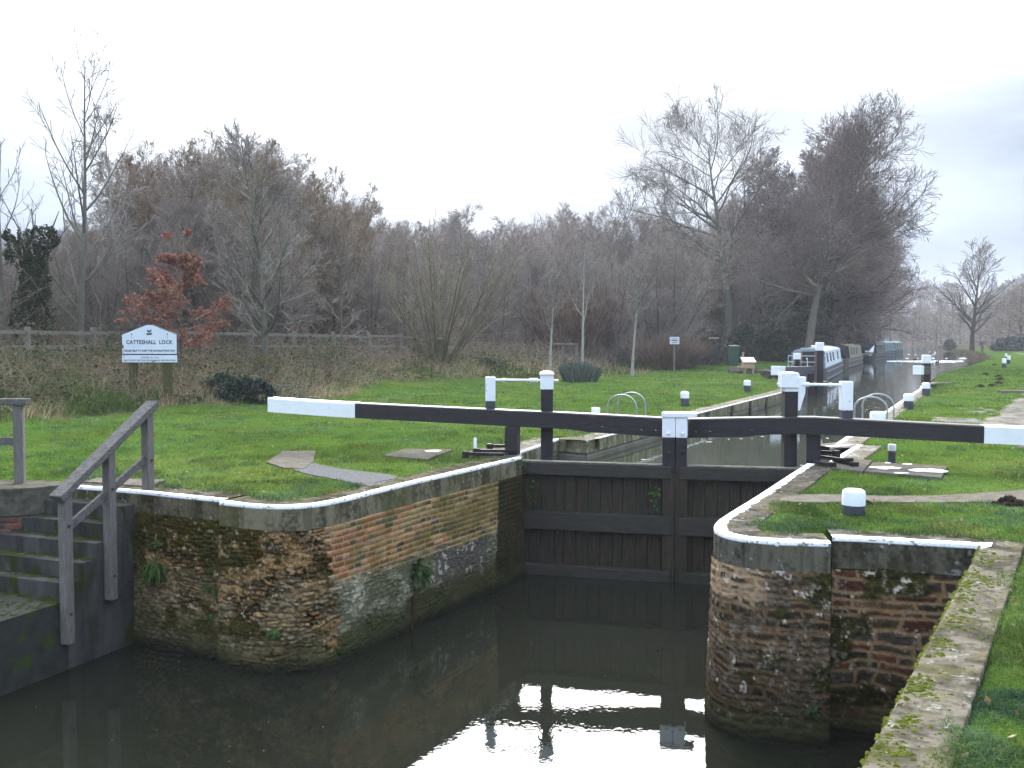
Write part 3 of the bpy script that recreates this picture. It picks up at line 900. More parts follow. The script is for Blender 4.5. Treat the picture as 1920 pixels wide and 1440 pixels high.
lp1, lp2 = lw1, chaikin(lw2, 2)
LWALL = thing('lock_wall', 'left lock wall of mossy rubble turning to red brick, white edged coping', 'wall', (lw2[2][0], lw2[2][1], 0))
full = lw1 + [lw2[0]]
L1 = resample(full, .02)[0][-1]
sb = L1 + s_at(lp2, (622, 941)); sdk = L1 + s_at(lp2, (928, 869)); spn = L1 + s_at(lp2, (905, 874))
sty = left_wall_style(0, sb, spn, sdk)
masonry(lw1[1:] , -.27, -2.5, .0125, left_wall_style(resample(lw1[:2], .02)[0][-1], sb, spn, sdk), LWALL)
masonry(lp2, -.29, -2.5, .0125, left_wall_style(L1, sb, spn, sdk), LWALL)
coping(lw1, LWALL, seed=3, paint=.075, paint_drop=.03, thick=.29, joints=3.0, front=((.125, .105, .068), (.038, .032, .018)), top=((.10, .09, .07), (.05, .046, .03)))
coping(lp2, LWALL, seed=5, paint=.095, paint_drop=.03, thick=.31, front=((.185, .165, .105), (.052, .047, .028)), green=.6, top=((.10, .09, .07), (.05, .046, .03)))
# return of the wall end beside the gate and the recess behind it
MB().hexa([(lw2[-1][0] - .45, lw2[-1][1] + .02, -2.6), (lw2[-1][0], lw2[-1][1], -2.6), (RECL[0], RECL[1], -2.6), (RECL[0] - .4, RECL[1] + .1, -2.6)],
          [(lw2[-1][0] - .45, lw2[-1][1] + .02, -.005), (lw2[-1][0], lw2[-1][1], -.005), (RECL[0], RECL[1], -.005), (RECL[0] - .4, RECL[1] + .1, -.005)]).build(
    'quoin', mat('wet_dark_stone', (.10, .095, .08), (.03, .032, .022), scale=6, rough=.7, bump=.4), LWALL)

rp1 = chaikin(rw1, 2)
RWALL = thing('lock_wall', 'right lock wall of grey rubble with rounded nose and white edged coping', 'wall', (rw1[5][0], rw1[5][1], 0))
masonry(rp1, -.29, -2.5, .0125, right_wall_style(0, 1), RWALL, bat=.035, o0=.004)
coping(rp1, RWALL, seed=13, paint=.125, paint_drop=.035, thick=.31, joints=2.2, front=((.125, .115, .088), (.036, .034, .024)), top=((.105, .092, .078), (.06, .053, .044)))
r2 = [rw2[0]] + rw2[1:] + [tuple(Vector(rw2[-1]) + Vector((.06, .004)))]
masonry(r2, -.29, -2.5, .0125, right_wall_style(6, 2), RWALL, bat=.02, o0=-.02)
coping(r2, RWALL, seed=17, paint=.11, paint_drop=.035, thick=.32, joints=1.5, front=((.110, .100, .074), (.032, .030, .020)), width=.42, top=((.12, .11, .09), (.06, .056, .045)))
MB().box((rw1[-1][0] - .012, rw1[-1][1] + .20, -1.3), (.02, .40, 2.58)).build('corner_face', mat('joint_stone', (.05, .048, .04), (.12, .11, .095), scale=7, rough=.8, bump=.4), RWALL)

FWALL = thing('lock_wall', 'foreground wall top with cushions of yellow green moss beside the grass', 'wall', (FGB[0], FGB[1], 0))
fpath = [tuple(Vector(FGA) - fgdir * .25), FGA, FGB, FGE]
coping(fpath, FWALL, width=.36, thick=.34, paint=0, seed=23, joints=0, mossy=.0, step=.012, zt=.012,
       top=((.135, .118, .092), (.062, .055, .042)), front=((.16, .16, .10), (.07, .08, .02)), o0=.01)
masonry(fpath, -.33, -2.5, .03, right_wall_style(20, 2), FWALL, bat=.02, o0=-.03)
# stripe of white along the far end of the foreground coping
pe = MB().prism([tuple(Vector(FGA) + Vector((-.005, .02))), tuple(Vector(FGA) + Vector((.115, .035))), tuple(Vector(FGA) + fgdir * .16 + Vector((.10, .0))), tuple(Vector(FGA) + fgdir * .28 + Vector((.012, 0)))], .012, .0205)
pe.build('painted_edge', mat('white_edge_paint', (.78, .79, .80), (.6, .6, .58), scale=20, rough=.7), FWALL)

# --- chamber walls above the gates
def chamber(path, side, label, seed, paint):
    t = thing('lock_wall', label, 'wall', (path[-1][0], path[-1][1], 0))
    p = path if side > 0 else path[::-1]
    coping(p, t, seed=seed, paint=paint, thick=.26, joints=2.4, width=.5, step=.03, front=((.24, .22, .16), (.10, .095, .05)), top=((.22, .20, .165), (.13, .12, .09)), paint_drop=.03)
    def fn(s, z):
        c = mixc((.17, .155, .12), (.085, .08, .06), fbm(s * 3, z * 5, 4, seed))
        c = mixc(c, (.33, .33, .33), np.exp(-((z + .285) / .012) ** 2) * .9)
        j = np.exp(-(((s % 3.1) - 1.5) / .03) ** 2)
        return -.03 * j, mixc(c, (.03, .03, .025), j)
    masonry(p, -.25, -.8, .03, fn, t, bat=0, o0=-.02)
    return t


CHL = chamber([RECL, STEPL], 1, 'short left wall above the gate set back as a gate recess', 31, .03)
for pth in ([STEPL, STEPL2], [STEPL2, ENDL, (11.2, 39.0)]):
    coping(pth, CHL, seed=33, paint=.02 if len(pth) > 2 else .0, thick=.26, joints=2.6, width=.45, step=.03, front=((.26, .24, .16), (.12, .11, .055)), top=((.24, .215, .175), (.14, .125, .09)), green=.5)
    def fnl(s, z):
        c = mixc((.19, .175, .13), (.10, .09, .055), fbm(s * 3, z * 5, 4, 34))
        c = mixc(c, (.30, .30, .32), np.exp(-((z + .30) / .012) ** 2) * .8)
        return c[..., 0] * 0, c
    masonry(pth, -.25, -.8, .03, fnl, CHL, bat=0, o0=-.02)
CHL['label'] = 'long pale left chamber wall above the gates, unpainted and mossy'
CHR = thing('lock_wall', 'right chamber wall above the gates with bright white painted edge', 'wall', (STEPR2[0], STEPR2[1], 0))
for pth, sd0 in (([(17.0, 41.0), ENDR, STEPR2], 35), ([STEPR2, STEPR], 37), ([STEPR, RECR], 39)):
    coping(pth, CHR, seed=sd0, paint=.12, thick=.26, joints=2.6, width=.45, step=.025, paint_drop=.04, top=((.24, .22, .19), (.15, .13, .11)))
    masonry(pth, -.25, -.8, .04, fnl, CHR, bat=0, o0=-.02)
b = MB()
for f_ in (.30, .47, .62, .75, .88):
    p = Vector(STEPL2).lerp(Vector(ENDL), f_); b.box((p.x + .03, p.y, -.30), (.07, .05, .56), .46)
b.build('iron_stop', mat('rusty_black_iron', (.02, .019, .018), (.045, .03, .022), scale=14, rough=.6), CHL)

# ------------------------------------------------------------------ steps on the left
SW0 = Vector((-4.90, 12.84)); SWD = Vector((-.37, -.93)).normalized(); SWN = Vector((SWD.y, -SWD.x))
if SWN.x > 0: SWN = -SWN
M_land = mat('mossy_dark_concrete', (.045, .046, .045), (.028, .030, .022), scale=5, rough=.9, bump=.6, bscale=50, c3=(.04, .055, .015), s3=4, t3=.54)
STAIR = thing('stone_steps', 'dark wet concrete steps going down to the lower water', 'steps', (SW0.x - .6, SW0.y - .8, -1.2))
M_step = mat('dark_wet_concrete', (.080, .077, .072), (.030, .030, .026), scale=3, rough=.9, bump=.5, bscale=60, stretch=(1, 1, .35), c3=(.035, .040, .014), s3=4, t3=.54)
ts = [-.10, .27, .50, .74, .97, 1.20, 3.2]; zs = [-.17, -.365, -.56, -.76, -.96, -1.16]
for i in range(6):
    a, b2 = SW0 + SWD * ts[i], SW0 + SWD * ts[i + 1]
    c, d = b2 + SWN * 2.6, a + SWN * 2.6
    bz = -2.7 + i * .003
    MB().hexa([(p.x, p.y, bz) for p in (a, d, c, b2)], [(p.x, p.y, zs[i]) for p in (a, d, c, b2)]).build('landing' if i == 5 else 'step', M_land if i == 5 else M_step, STAIR, bevel=.012)
mossm = mat('tread_moss', (.045, .06, .014), (.03, .036, .012), scale=30, rough=1, bump=.8, bscale=160)
rg = random.Random(12)
for i in range(6):
    b = MB()
    for k in range(90 if i < 5 else 260):
        t_ = ts[i] + rg.random() ** 2 * (.10 if i < 5 else 1.0) + .02; o_ = rg.random() ** 1.5 * 1.6 + .03
        p = SW0 + SWD * t_ + SWN * o_; r = rg.uniform(.008, .022); b.blob((p.x, p.y, zs[i]), (r * 1.6, r * 1.6, r * .7), k, .25, 6)
    b.build('moss', mossm, STAIR, smooth=True, fix=False)['kind'] = 'stuff'
fl = [g2(p) for p in [(121, 909.5), (66, 915), (20, 918), (-80, 919), (-80, 898), (121, 903)]]
FLK = thing('retaining_wall', 'low stone and brick wall at the head of the steps, left edge', 'wall', (fl[1][0], fl[1][1], -.5))
MB().prism(fl, -.36, .008).build('coping', mat('dark_mossy_slab', (.12, .11, .09), (.05, .048, .035), scale=6, rough=.85, bump=.4), FLK, bevel=.015)
fb = [fl[0], (fl[1][0] + .01, fl[1][1]), fl[2], fl[3]]
masonry([p for p in fb[::-1]], -.36, -1.6, .0125, lambda s, z: (lambda ie: (ie[1] * .01, mixc((.10, .08, .06), pal(ie[0], 1, [(.13, .055, .04), (.09, .045, .035), (.07, .06, .045)]), ie[1])))(brickwork(s, z, 3, None, None)), FLK, bat=0, o0=-.01)

M_wood = mat('weathered_grey_timber', (.19, .17, .155), (.095, .085, .075), scale=5, rough=.8, bump=.5, bscale=26, stretch=(14, 14, 1.2), c3=(.07, .065, .055), s3=7, t3=.63)
M_woodh = mat('weathered_grey_timber_rail', (.17, .158, .148), (.09, .083, .078), scale=5, rough=.9, bump=.5, bscale=20, stretch=(3, 3, 9), c3=(.05, .047, .04), s3=6, t3=.62)


def sw(t, z, o=.065):
    p = SW0 + SWD * t - SWN * o
    return Vector((p.x, p.y, z))


RAIL = thing('stair_handrail', 'weathered timber handrail sloping down beside the steps', 'handrail', sw(.5, -1.0))
for t, zb, zt in ((1.27, -1.66, .14), (.565, -1.30, .575), (-.12, -.91, 1.01)):
    MB().bar(sw(t, zb), sw(t, zt), .115, .115, up=(SWD.x, SWD.y, 0)).build('post', M_wood, RAIL, bevel=.008)
MB().bar(sw(1.40, .10), sw(-.24, 1.125), .19, .085).build('handrail', M_woodh, RAIL, bevel=.012)
for t_, z_ in ((1.27, -.24), (1.27, -1.30), (.565, .10), (.565, -1.0), (-.12, .38), (-.12, -.55)):
    p = sw(t_, z_, .115); MB().tube([p, p - Vector((SWN.x, SWN.y, 0)) * .018], [.022, .018], 8).build('bolt', mat('rusty_bolt', (.05, .035, .028), (.03, .025, .022), scale=20, rough=.8), RAIL)
MB().bar(sw(1.22, -.275, .045), sw(-.08, .39, .045), .045, .10).build('mid_rail', M_woodh, RAIL, bevel=.006)
q = G(38, 906); LR = thing('handrail_fence', 'short timber handrail on the grass at the left edge', 'handrail', q)
MB().box((q.x, q.y, .53), (.125, .125, 1.1), .2).build('post', M_wood, LR, bevel=.008)
MB().box((q.x - 2.2, q.y - .1, .53), (.125, .125, 1.1), .2).build('post', M_wood, LR, bevel=.008)
MB().bar((q.x + .14, q.y, 1.12), (q.x - 2.6, q.y - .14, 1.12), .17, .085).build('handrail', M_woodh, LR, bevel=.01)
MB().bar((q.x - .06, q.y, .58), (q.x - 2.6, q.y - .14, .55), .045, .10).build('mid_rail', M_woodh, LR, bevel=.006)
# ------------------------------------------------------------------ lock gates
M_black = mat('black_gate_paint', (.010, .008, .009), (.022, .018, .020), scale=5, rough=.5, bump=.5, bscale=9, stretch=(1, 1, 12), spec=.35, c3=(.04, .034, .03), s3=5, t3=.66)
M_greyblk = mat('faded_black_paint', (.055, .060, .075), (.035, .038, .048), scale=6, rough=.6, bump=.2)
M_white = mat('white_gate_paint', (.80, .81, .83), (.74, .75, .77), scale=5, rough=.5, bump=.12, bscale=22, c3=(.52, .50, .45), s3=9, t3=.66)
M_oak = mat('wet_dark_oak', (.018, .012, .007), (.048, .032, .019), scale=4, rough=.6, bump=.6, bscale=20, stretch=(9, 9, .8), lo=.42, hi=.60, c3=(.012, .020, .007), s3=3.0, t3=.53)
M_rail = mat('dark_mossy_beam', (.016, .013, .010), (.036, .030, .022), scale=5, rough=.65, bump=.5, bscale=24, stretch=(1, 1, 4), c3=(.016, .021, .009), s3=4, t3=.56)
M_ledge = mat('pale_weathered_ledge', (.20, .185, .16), (.09, .085, .07), scale=9, rough=.9, bump=.4)
M_iron = mat('black_iron', (.012, .011, .012), (.026, .021, .018), scale=20, rough=.65, spec=.25)
M_galv = mat('galvanised_tube', (.33, .36, .36), (.24, .27, .27), scale=9, rough=.45, metallic=.5)
M_whiterod = mat('white_painted_iron', (.78, .79, .81), (.68, .68, .68), scale=12, rough=.45, c3=(.35, .25, .2), s3=25, t3=.72)


def gate(label, heel, mit, heel_px, beam_top, beam_h, k_white, sgn, rails, post_px, spost_px, cap_px):
    """heel, mit: ground points; beam_top: list of (xy, ztop); sgn +1 for the left leaf"""
    t = thing('lock_gate', label, 'lock gate', (heel.x, heel.y, 0))
    d = (mit - heel).normalized(); n = Vector((d.y, -d.x))
    if n.y > 0: n = -n                                     # towards the camera
    L_ = (mit - heel).length
    W = lambda s, o, z: Vector((heel.x + d.x * s + n.x * o, heel.y + d.y * s + n.y * o, z))
    # vertical planking
    b = MB(); x = .10; rg = random.Random(int(sgn * 7 + 50))
    while x < L_ - .12:
        w_ = rg.uniform(.16, .235); w_ = min(w_, L_ - .12 - x)
        if w_ < .04: break
        b.bar(W(x + w_ / 2, .025 + rg.uniform(-.006, .006), -2.5), W(x + w_ / 2, .025 + rg.uniform(-.006, .006), -.2), w_ - .008, .06, up=(n.x, n.y, 0)); x += w_
    b.build('planking', M_oak, t, bevel=.006, segs=1)
    MB().bar(W(.08, -.035, -1.3), W(L_ - .1, -.035, -1.3), .05, 2.3).build('gap_light_block', M_oak, t)  # added panel behind the planks, keeps sky from shining through their gaps
    for z0, z1, o in rails:
        MB().bar(W(.05, o, (z0 + z1) / 2), W(L_ - .06, o, (z0 + z1) / 2), .17, z1 - z0).build('rail', M_rail, t, bevel=.014)
    MB().bar(W(.06, rails[0][2] - .02, rails[0][1] + .012), W(L_ - .1, rails[0][2] - .02, rails[0][1] + .012), .17, .022).build('top_ledge', M_ledge, t, bevel=.006)
    # posts
    hp = heel_px
    MB().bar((hp[0], hp[1], -2.5), (hp[0], hp[1], beam_top[1][1] - beam_h + .01), .235, .22, up=(d.x, d.y, 0)).build('heel_post', M_black, t, bevel=.012)
    MB().bar(W(.06, .06, -2.5), W(.06, .06, -.04), .13, .20, up=(n.x, n.y, 0)).build('heel_frame', M_rail, t, bevel=.012)
    mp_ = W(L_ - .10, .03, 0)
    MB().bar((mp_.x, mp_.y, -2.5), (mp_.x, mp_.y, -.2), .20, .27, up=(n.x, n.y, 0)).build('mitre_post_foot', M_oak, t, bevel=.015)
    mp_ = W(L_ - cap_px[2] / 2 - .004, .03, 0)
    MB().bar((mp_.x, mp_.y, -.2), (mp_.x, mp_.y, .37), cap_px[2], .29, up=(n.x, n.y, 0)).build('mitre_post', M_black, t, bevel=.014)
    c = MB(); p = W(L_ - .11, .185, .44); c.tube([p, p + Vector((n.x, n.y, 0)) * .022], [.03, .022], 10)
    c.bar((mp_.x, mp_.y, .37), (mp_.x, mp_.y, .735), cap_px[2] + .008, .305, up=(n.x, n.y, 0))
    c.bar((mp_.x - d.x * cap_px[1], mp_.y - d.y * cap_px[1], .70), (mp_.x - d.x * cap_px[1], mp_.y - d.y * cap_px[1], .775), cap_px[0], .34, up=(n.x, n.y, 0))
    c.build('mitre_post_cap', M_white, t, bevel=.012)
    bl = MB()
    for s, o, z, r_ in ((.11, .178, .12, .026), (.55, .155, .47, .022), (.32, .155, .47, .02), (1.2, .155, .51, .02)):
        p = W(L_ - s, o, z); MB().tube([p, p + Vector((n.x, n.y, 0)) * .02], [r_, r_ * .75], 10).build('bolt', M_iron, t)
    # balance beam
    secs, wsec = [], []
    def sec(p, zt, hh, ww):
        return [Vector((p.x + n.x * a, p.y + n.y * a, zt - q)) for a, q in ((-ww / 2, hh), (ww / 2, hh), (ww / 2, .018), (ww / 2 - .02, 0), (-ww / 2 + .02, 0), (-ww / 2, .018))]
    pts = beam_top; n_ = len(pts); done = False
    acc = []
    for i in range(n_ - 1):
        (pa, za), (pb, zb) = pts[i], pts[i + 1]
        m_ = 10
        for j in range(m_ + (i == n_ - 2)):
            f = j / m_; acc.append((Vector(pa).lerp(Vector(pb), f), za + (zb - za) * f, i + f))
    tot = len(acc)
    kb = [a for a in acc if a[2] <= k_white]; kw = [a for a in acc if a[2] >= k_white]
    sag = lambda k: .012 * math.sin(k * 2.2)
    B = MB(); B.loft([sec(a, z + sag(k), beam_h + (.03 if k < .6 else 0) - .012 * k, .30) for a, z, k in kb]); B.build('balance_beam', M_black, t)
    pts2 = [kb[-1]] + kw
    Wt = MB(); Wt.loft([sec(a, z + sag(k) + .002, beam_h + .004 - .012 * k, .306) for a, z, k in pts2]); Wt.build('beam_end', M_white, t, bevel=.012)
    # tall paddle post, small post on the beam, and the rod between them
    pp = post_px[0]; ptop = post_px[1]
    MB().bar((pp[0], pp[1], -.12), (pp[0], pp[1], ptop - .30), .205, .205).build('paddle_post', M_black, t, bevel=.008)
    cp = MB(); cp.box((pp[0], pp[1], ptop - .19), (.222, .222, .25))
    cp.loft([[Vector((pp[0] + sx * (.125 - i_), pp[1] + sy * (.125 - i_), ptop - .07 + z_)) for sx, sy in ((-1, -1), (1, -1), (1, 1), (-1, 1))] for i_, z_ in ((0, 0), (0, .03), (.03, .055), (.075, .07))])
    cp.build('paddle_post_cap', M_white, t, bevel=.006)
    sp_ = spost_px[0]; z0, z1 = spost_px[1], spost_px[2]
    sm = z0 + (z1 - z0) * .24
    MB().bar((sp_[0], sp_[1], z0 - .1), (sp_[0], sp_[1], sm), .165, .165).build('short_post', M_greyblk, t, bevel=.006)
    MB().bar((sp_[0], sp_[1], sm), (sp_[0], sp_[1], z1), .172, .172).build('short_post_top', M_white, t, bevel=.006)
    zr = spost_px[3]
    A_, B_ = Vector((sp_[0], sp_[1], zr)), Vector((pp[0], pp[1], zr))
    u_ = (B_ - A_).normalized()
    r = MB(); r.tube([A_ + u_ * .05, A_ + u_ * .30, B_ - u_ * .28], .024, 10)
    r.tube([A_ + u_ * .22, A_ + u_ * .26], .036, 10); r.tube([B_ - u_ * .30, B_ - u_ * .16], .04, 10)
    r.tube([B_ - u_ * .2, B_ + u_ * .2], .018, 8)
    r.build('paddle_rod', M_whiterod, t)
    return t, W, d, n, L_


RL = [(-.31, -.10, .10), (-1.23, -.93, .10), (-2.10, -1.83, .12)]
q25 = lambda px, D: (P(px, 632, D).x, D)
GL, WGL, dL, nL, LL = gate('left lock gate of dark wet planks with long black balance beam and white tail', HL, MIT, q25(961, 16.85),
     [(Vector((2.60, 16.47)), .655), (Vector((0.02, 16.93)), .74), (Vector((-2.72, 17.41)), .855), (Vector((-4.32, 17.70)), .915)], .285, 2.0, 1, RL,
     (q25(1025.5, 16.95), 1.42), (q25(919.5, 17.15), .76, 1.305, 1.255), (.235, .0, .205))
GR, WGR, dR, nR, LR_ = gate('right lock gate with black balance beam running out of the picture', HR, MIT, q25(1527, 15.75),
     [(Vector((2.86, 16.42)), .645), (Vector((4.82, 15.70)), .725), (Vector((7.07, 14.80)), .69), (Vector((9.3, 13.95)), .66)], .285, 2.0, -1, [(-.31, -.10, .10), (-1.23, -.93, .10), (-2.10, -1.83, .12)],
     (q25(1482, 15.9), 1.44), (q25(1588, 15.6), .70, 1.30, 1.24), (.335, .075, .175))
# white paddle case hanging on the right post
pp = q25(1482, 15.9)
b = MB(); b.loft([[Vector((pp[0] + .11, pp[1] - .10, z)), Vector((pp[0] + .11 + w_, pp[1] - .10, z)), Vector((pp[0] + .11 + w_, pp[1] + .02, z)), Vector((pp[0] + .11, pp[1] + .02, z))] for z, w_ in ((.82, .03), (1.10, .115), (1.36, .125))])
b.box((pp[0] - .03, pp[1] - .02, 1.31), (.27, .24, .24))
b.build('paddle_case', M_white, GR, bevel=.008)

# iron anchor straps let into the lockside by each heel post
def anchor(label, pts, w0):
    c = G(*pts[0][0]); t = thing('gate_anchor', label, 'iron bracket', (c.x, c.y, 0))
    for (a, b_, h_) in pts:
        A_, B_ = G(*a), G(*b_); z = .05 + h_
        MB().bar((A_.x, A_.y, z), (B_.x, B_.y, z), .06, .05).build('strap', M_iron, t, bevel=.006)
        MB().box((B_.x, B_.y, z - .02), (.10, .09, .12), .4).build('bolt_block', M_iron, t, bevel=.008)
    return t


anchor('black iron straps holding the left gate post to the lockside', [((965, 853), (893, 853), .02), ((958, 848), (918, 848), .06), ((945, 858), (873, 856), 0)], 0)
anchor('black iron straps holding the right gate post to the lockside', [((1530, 866), (1592, 874), .04), ((1528, 872), (1560, 878), .0), ((1540, 862), (1568, 864), .08), ((1563, 868), (1602, 877), 0)], 0)
s_ = G(891, 852); tag(MB().lathe([(.028, -.1), (.028, .27), (.02, .285)], s_, 12).build('marker_stake', M_whiterod, smooth=True), 'slim white stake beside the left gate ironwork', 'stake')

# ------------------------------------------------------------------ bollards
def bollard(px, base, r, h, label, wfrac=.42, lean=0, dome=.25):
    p = G(px, base); t = thing('bollard', label, 'bollard', (p.x, p.y, -.03), 'black and white mooring bollards')
    zs_ = h * (1 - wfrac) + .03; hh = h + .03
    MB().lathe([(r * .97, -.1), (r * .97, zs_)], p + Vector((0, 0, -.03)), 28).build('post', M_greyblk, t, smooth=True)
    MB().lathe([(r, zs_ - .004), (r, hh - dome * r), (r * .94, hh - dome * r * .45), (r * .72, hh - dome * r * .12), (r * .35, hh - .002), (.004, hh)], p + Vector((0, 0, -.03)), 28).build('cap', M_white, t, smooth=True)
    t.rotation_euler = (0, lean, .3)
    return t


bollard(1600, 961, .13, .275, 'fat low bollard, mostly white, on the grass near the right wall nose', .66, .015, .45)
bollard(1671.5, 868, .060, .30, 'thin black bollard with small white top beside the concrete pad', .34, .02, .2)
bollard(1117, 790, .105, .33, 'white topped bollard half hidden behind the left balance beam', .4)
bollard(1284, 761, .125, .425, 'bollard on the left lawn just beyond the meeting gate posts', .46, 0, .6)
bollard(1401, 734, .13, .42, 'farther bollard on the left lawn near the wooden hutch', .46, 0, .6)
bollard(1645, 806, .16, .40, 'white topped bollard showing above the right balance beam beside the ladder', .5)
bollard(1703, 766, .135, .415, 'bollard on the right lawn between the ladder hoops and upper gate', .47, 0, .4)
bollard(1736, 741, .135, .44, 'bollard at the foot of the right upper gate post', .46, 0, .4)
bollard(1882.5, 690, .125, .62, 'nearest of three small bollards in the grass at the right edge', .5)
bollard(1891, 682, .125, .60, 'shadowed bollard, rightmost of the distant three at the right edge', .5)
bollard(1886, 675, .10, .56, 'slimmest bollard standing behind the other two at the right edge', .5)

# ------------------------------------------------------------------ ladders
def ladder(pa, pb, label, h, inn):
    """two hoops rising from the coping and bending down over the edge into the water"""
    a, b_ = G(*pa), G(*pb); t = thing('lock_ladder', label, 'ladder', (a.x, a.y, 0))
    for q in (a, b_):
        pts = [Vector((q.x, q.y, 0)) + Vector(inn) * -.36]
        for k in range(0, 13):
            an = PI - PI * k / 12
            pts.append(Vector((q.x, q.y, h * .55)) + Vector((inn[0], inn[1], 0)) * (.36 * (-math.cos(PI - an) if False else math.cos(an))) + Vector((0, 0, h * .45 * math.sin(an))))
        pts.append(Vector((q.x, q.y, -1.2)) + Vector(inn) * .36)
        MB().tube(pts, .022, 8).build('handrail', M_galv, t, smooth=True)
    r = MB()
    for k in range(5):
        z = -.05 - .25 * k; r.tube([Vector((a.x, a.y, z)) + Vector(inn) * .36, Vector((b_.x, b_.y, z)) + Vector(inn) * .36], .016, 6)
    r.build('rungs', M_galv, t)
    return t


ladder((1166, 789), (1184, 783), 'grey tube ladder hoops on the left chamber wall', .62, (.894, -.447, 0))
ladder((1632, 794), (1646, 786), 'grey tube ladder hoops on the right chamber wall', .62, (-.894, .447, 0))

# ------------------------------------------------------------------ upper gates (open, lying along the walls)
def upper_gate(label, heel, tail, tall, tall_top, short, short_top, sg):
    t = thing('lock_gate', label, 'lock gate', (heel[0], heel[1], 0))
    h3 = Vector((heel[0], heel[1], 0)); tl = Vector((tail[0], tail[1], 0)); d = (tl - h3).normalized()
    zb = .62
    e = tl - d * .85
    MB().bar(h3 + Vector((0, 0, zb + .04)) - d * .2, e + Vector((0, 0, zb + .14)), .28, .30).build('balance_beam', M_greyblk if sg > 0 else M_black, t, bevel=.015)
    MB().bar(e + Vector((0, 0, zb + .14)), tl + Vector((0, 0, zb + .17)), .31, .33).build('beam_end', M_white, t, bevel=.02)
    MB().bar(h3 + Vector((0, 0, -1)), h3 + Vector((0, 0, zb)), .26, .26).build('heel_post', M_black, t, bevel=.01)
    MB().bar(h3 - d * .1 + Vector((0, 0, -.45)), h3 - d * 2.6 + Vector((0, 0, -.45)), .25, 1.1).build('leaf', M_oak, t, bevel=.01)
    ta = Vector((tall[0], tall[1], 0))
    MB().bar(ta + Vector((0, 0, -.9)), ta + Vector((0, 0, tall_top - .34)), .27, .27).build('paddle_post', M_black, t, bevel=.008)
    MB().bar(ta + Vector((0, 0, tall_top - .34)), ta + Vector((0, 0, tall_top)), .29, .29).build('paddle_post_cap', M_white, t, bevel=.03)
    if short is not None:
        s = Vector((short[0], short[1], 0))
        MB().bar(s + Vector((0, 0, .3)), s + Vector((0, 0, short_top - .25)), .18, .18).build('short_post', M_black, t, bevel=.006)
        MB().bar(s + Vector((0, 0, short_top - .25)), s + Vector((0, 0, short_top)), .24, .24).build('short_post_top', M_white, t, bevel=.008)
    MB().bar(h3 - d * .2 + Vector((0, 0, .1)), h3 - d * 2.3 + Vector((0, 0, .1)), .5, .05).build('walkboard', M_ledge, t, bevel=.005)
    return t


upper_gate('open left upper gate, grey beam with white end beside the grey narrowboat', q25(1520, 40.2), q25(1454, 35.6), q25(1537, 40.6), 1.78, q25(1495, 39.6), 1.36, 1)
upper_gate('open right upper gate, its white beam end facing down the lock', q25(1738, 39.2), q25(1721, 36.2), q25(1737.5, 39.8), 1.28, None, 0, -1)
q = G(1758, 723); tag(MB().box((q.x, q.y, .08), (1.1, .35, .07), .1).build('plank_bench', M_ledge, bevel=.01), 'low grey plank on the grass beside the right upper gate', 'plank')
q = G(1898, 736); tag(MB().box((q.x, q.y, .03), (.9, .5, .09), -.1).build('stone_slab', M_conc, bevel=.01), 'pale flat stone slab in the far right lawn', 'slab')

# ------------------------------------------------------------------ the lock sign
M_signw = mat('sign_white_enamel', (.66, .71, .78), (.60, .65, .72), scale=3, rough=.35)
M_signb = mat('sign_dark_edge', (.03, .028, .06), (.02, .02, .04), rough=.5)
M_ink = mat('sign_black_lettering', (.015, .016, .02), (.015, .016, .02), rough=.5)
M_leafink = mat('sign_emblem_ink', (.015, .03, .035), (.015, .03, .035), rough=.5)
M_mosswood = mat('green_mossy_timber', (.10, .09, .035), (.06, .055, .03), scale=4, rough=.9, bump=.4, stretch=(5, 5, 1))
SD = 28.0
sx0, sx1 = P(229, 632, SD).x, P(331, 632, SD).x; sxm = (sx0 + sx1) / 2; sw_ = sx1 - sx0
szf = lambda py: P(280, py, SD).z
SIGN = thing('lock_name_sign', 'white gabled sign board naming the lock on two mossy posts', 'sign', (sxm, SD, terr(np.array([sxm]), np.array([SD]))[0]))
def board(poly, y0, y1, name, mm, par, bev=.004):
    b = MB(); n = len(poly)
    b.add([(x, y0, z) for x, z in poly] + [(x, y1, z) for x, z in poly], [tuple(range(n)), tuple(range(n, 2 * n))[::-1]] + [(i, (i + 1) % n, n + (i + 1) % n, n + i) for i in range(n)])
    return b.build(name, mm, par, bevel=bev)
zb_, zs_, za_ = szf(663.5), szf(628), szf(609.5)
gable = [(sx0, zb_), (sx1, zb_), (sx1, zs_), (sxm + .11, za_ - .015), (sxm + .05, za_), (sxm - .05, za_), (sxm - .11, za_ - .015), (sx0, zs_)]
out = lambda p, k: [(x + k * (1 if x > sxm else -1), z + k * (1 if z > zb_ + .2 else -1)) for x, z in p]
board(out(gable, .014), SD + .006, SD + .035, 'backing', M_signb, SIGN)
NB = board(gable, SD - .012, SD + .006, 'name_board', M_signw, SIGN)
low = [(sx0 - .01, szf(679.5)), (sx1 + .01, szf(679.5)), (sx1 + .01, szf(666)), (sx0 - .01, szf(666))]
board(out(low, .010), SD + .006, SD + .035, 'backing', M_signb, SIGN)
LB = board(low, SD - .012, SD + .006, 'lower_board', M_signw, SIGN)
for px, w_, zlow in ((246, .19, 0), (310.5, .21, 0)):
    x = P(px, 632, SD).x; MB().box((x, SD + .14, (szf(672) + .1) / 2), (w_, .19, szf(672) - .1)).build('post', M_mosswood, SIGN, bevel=.012)


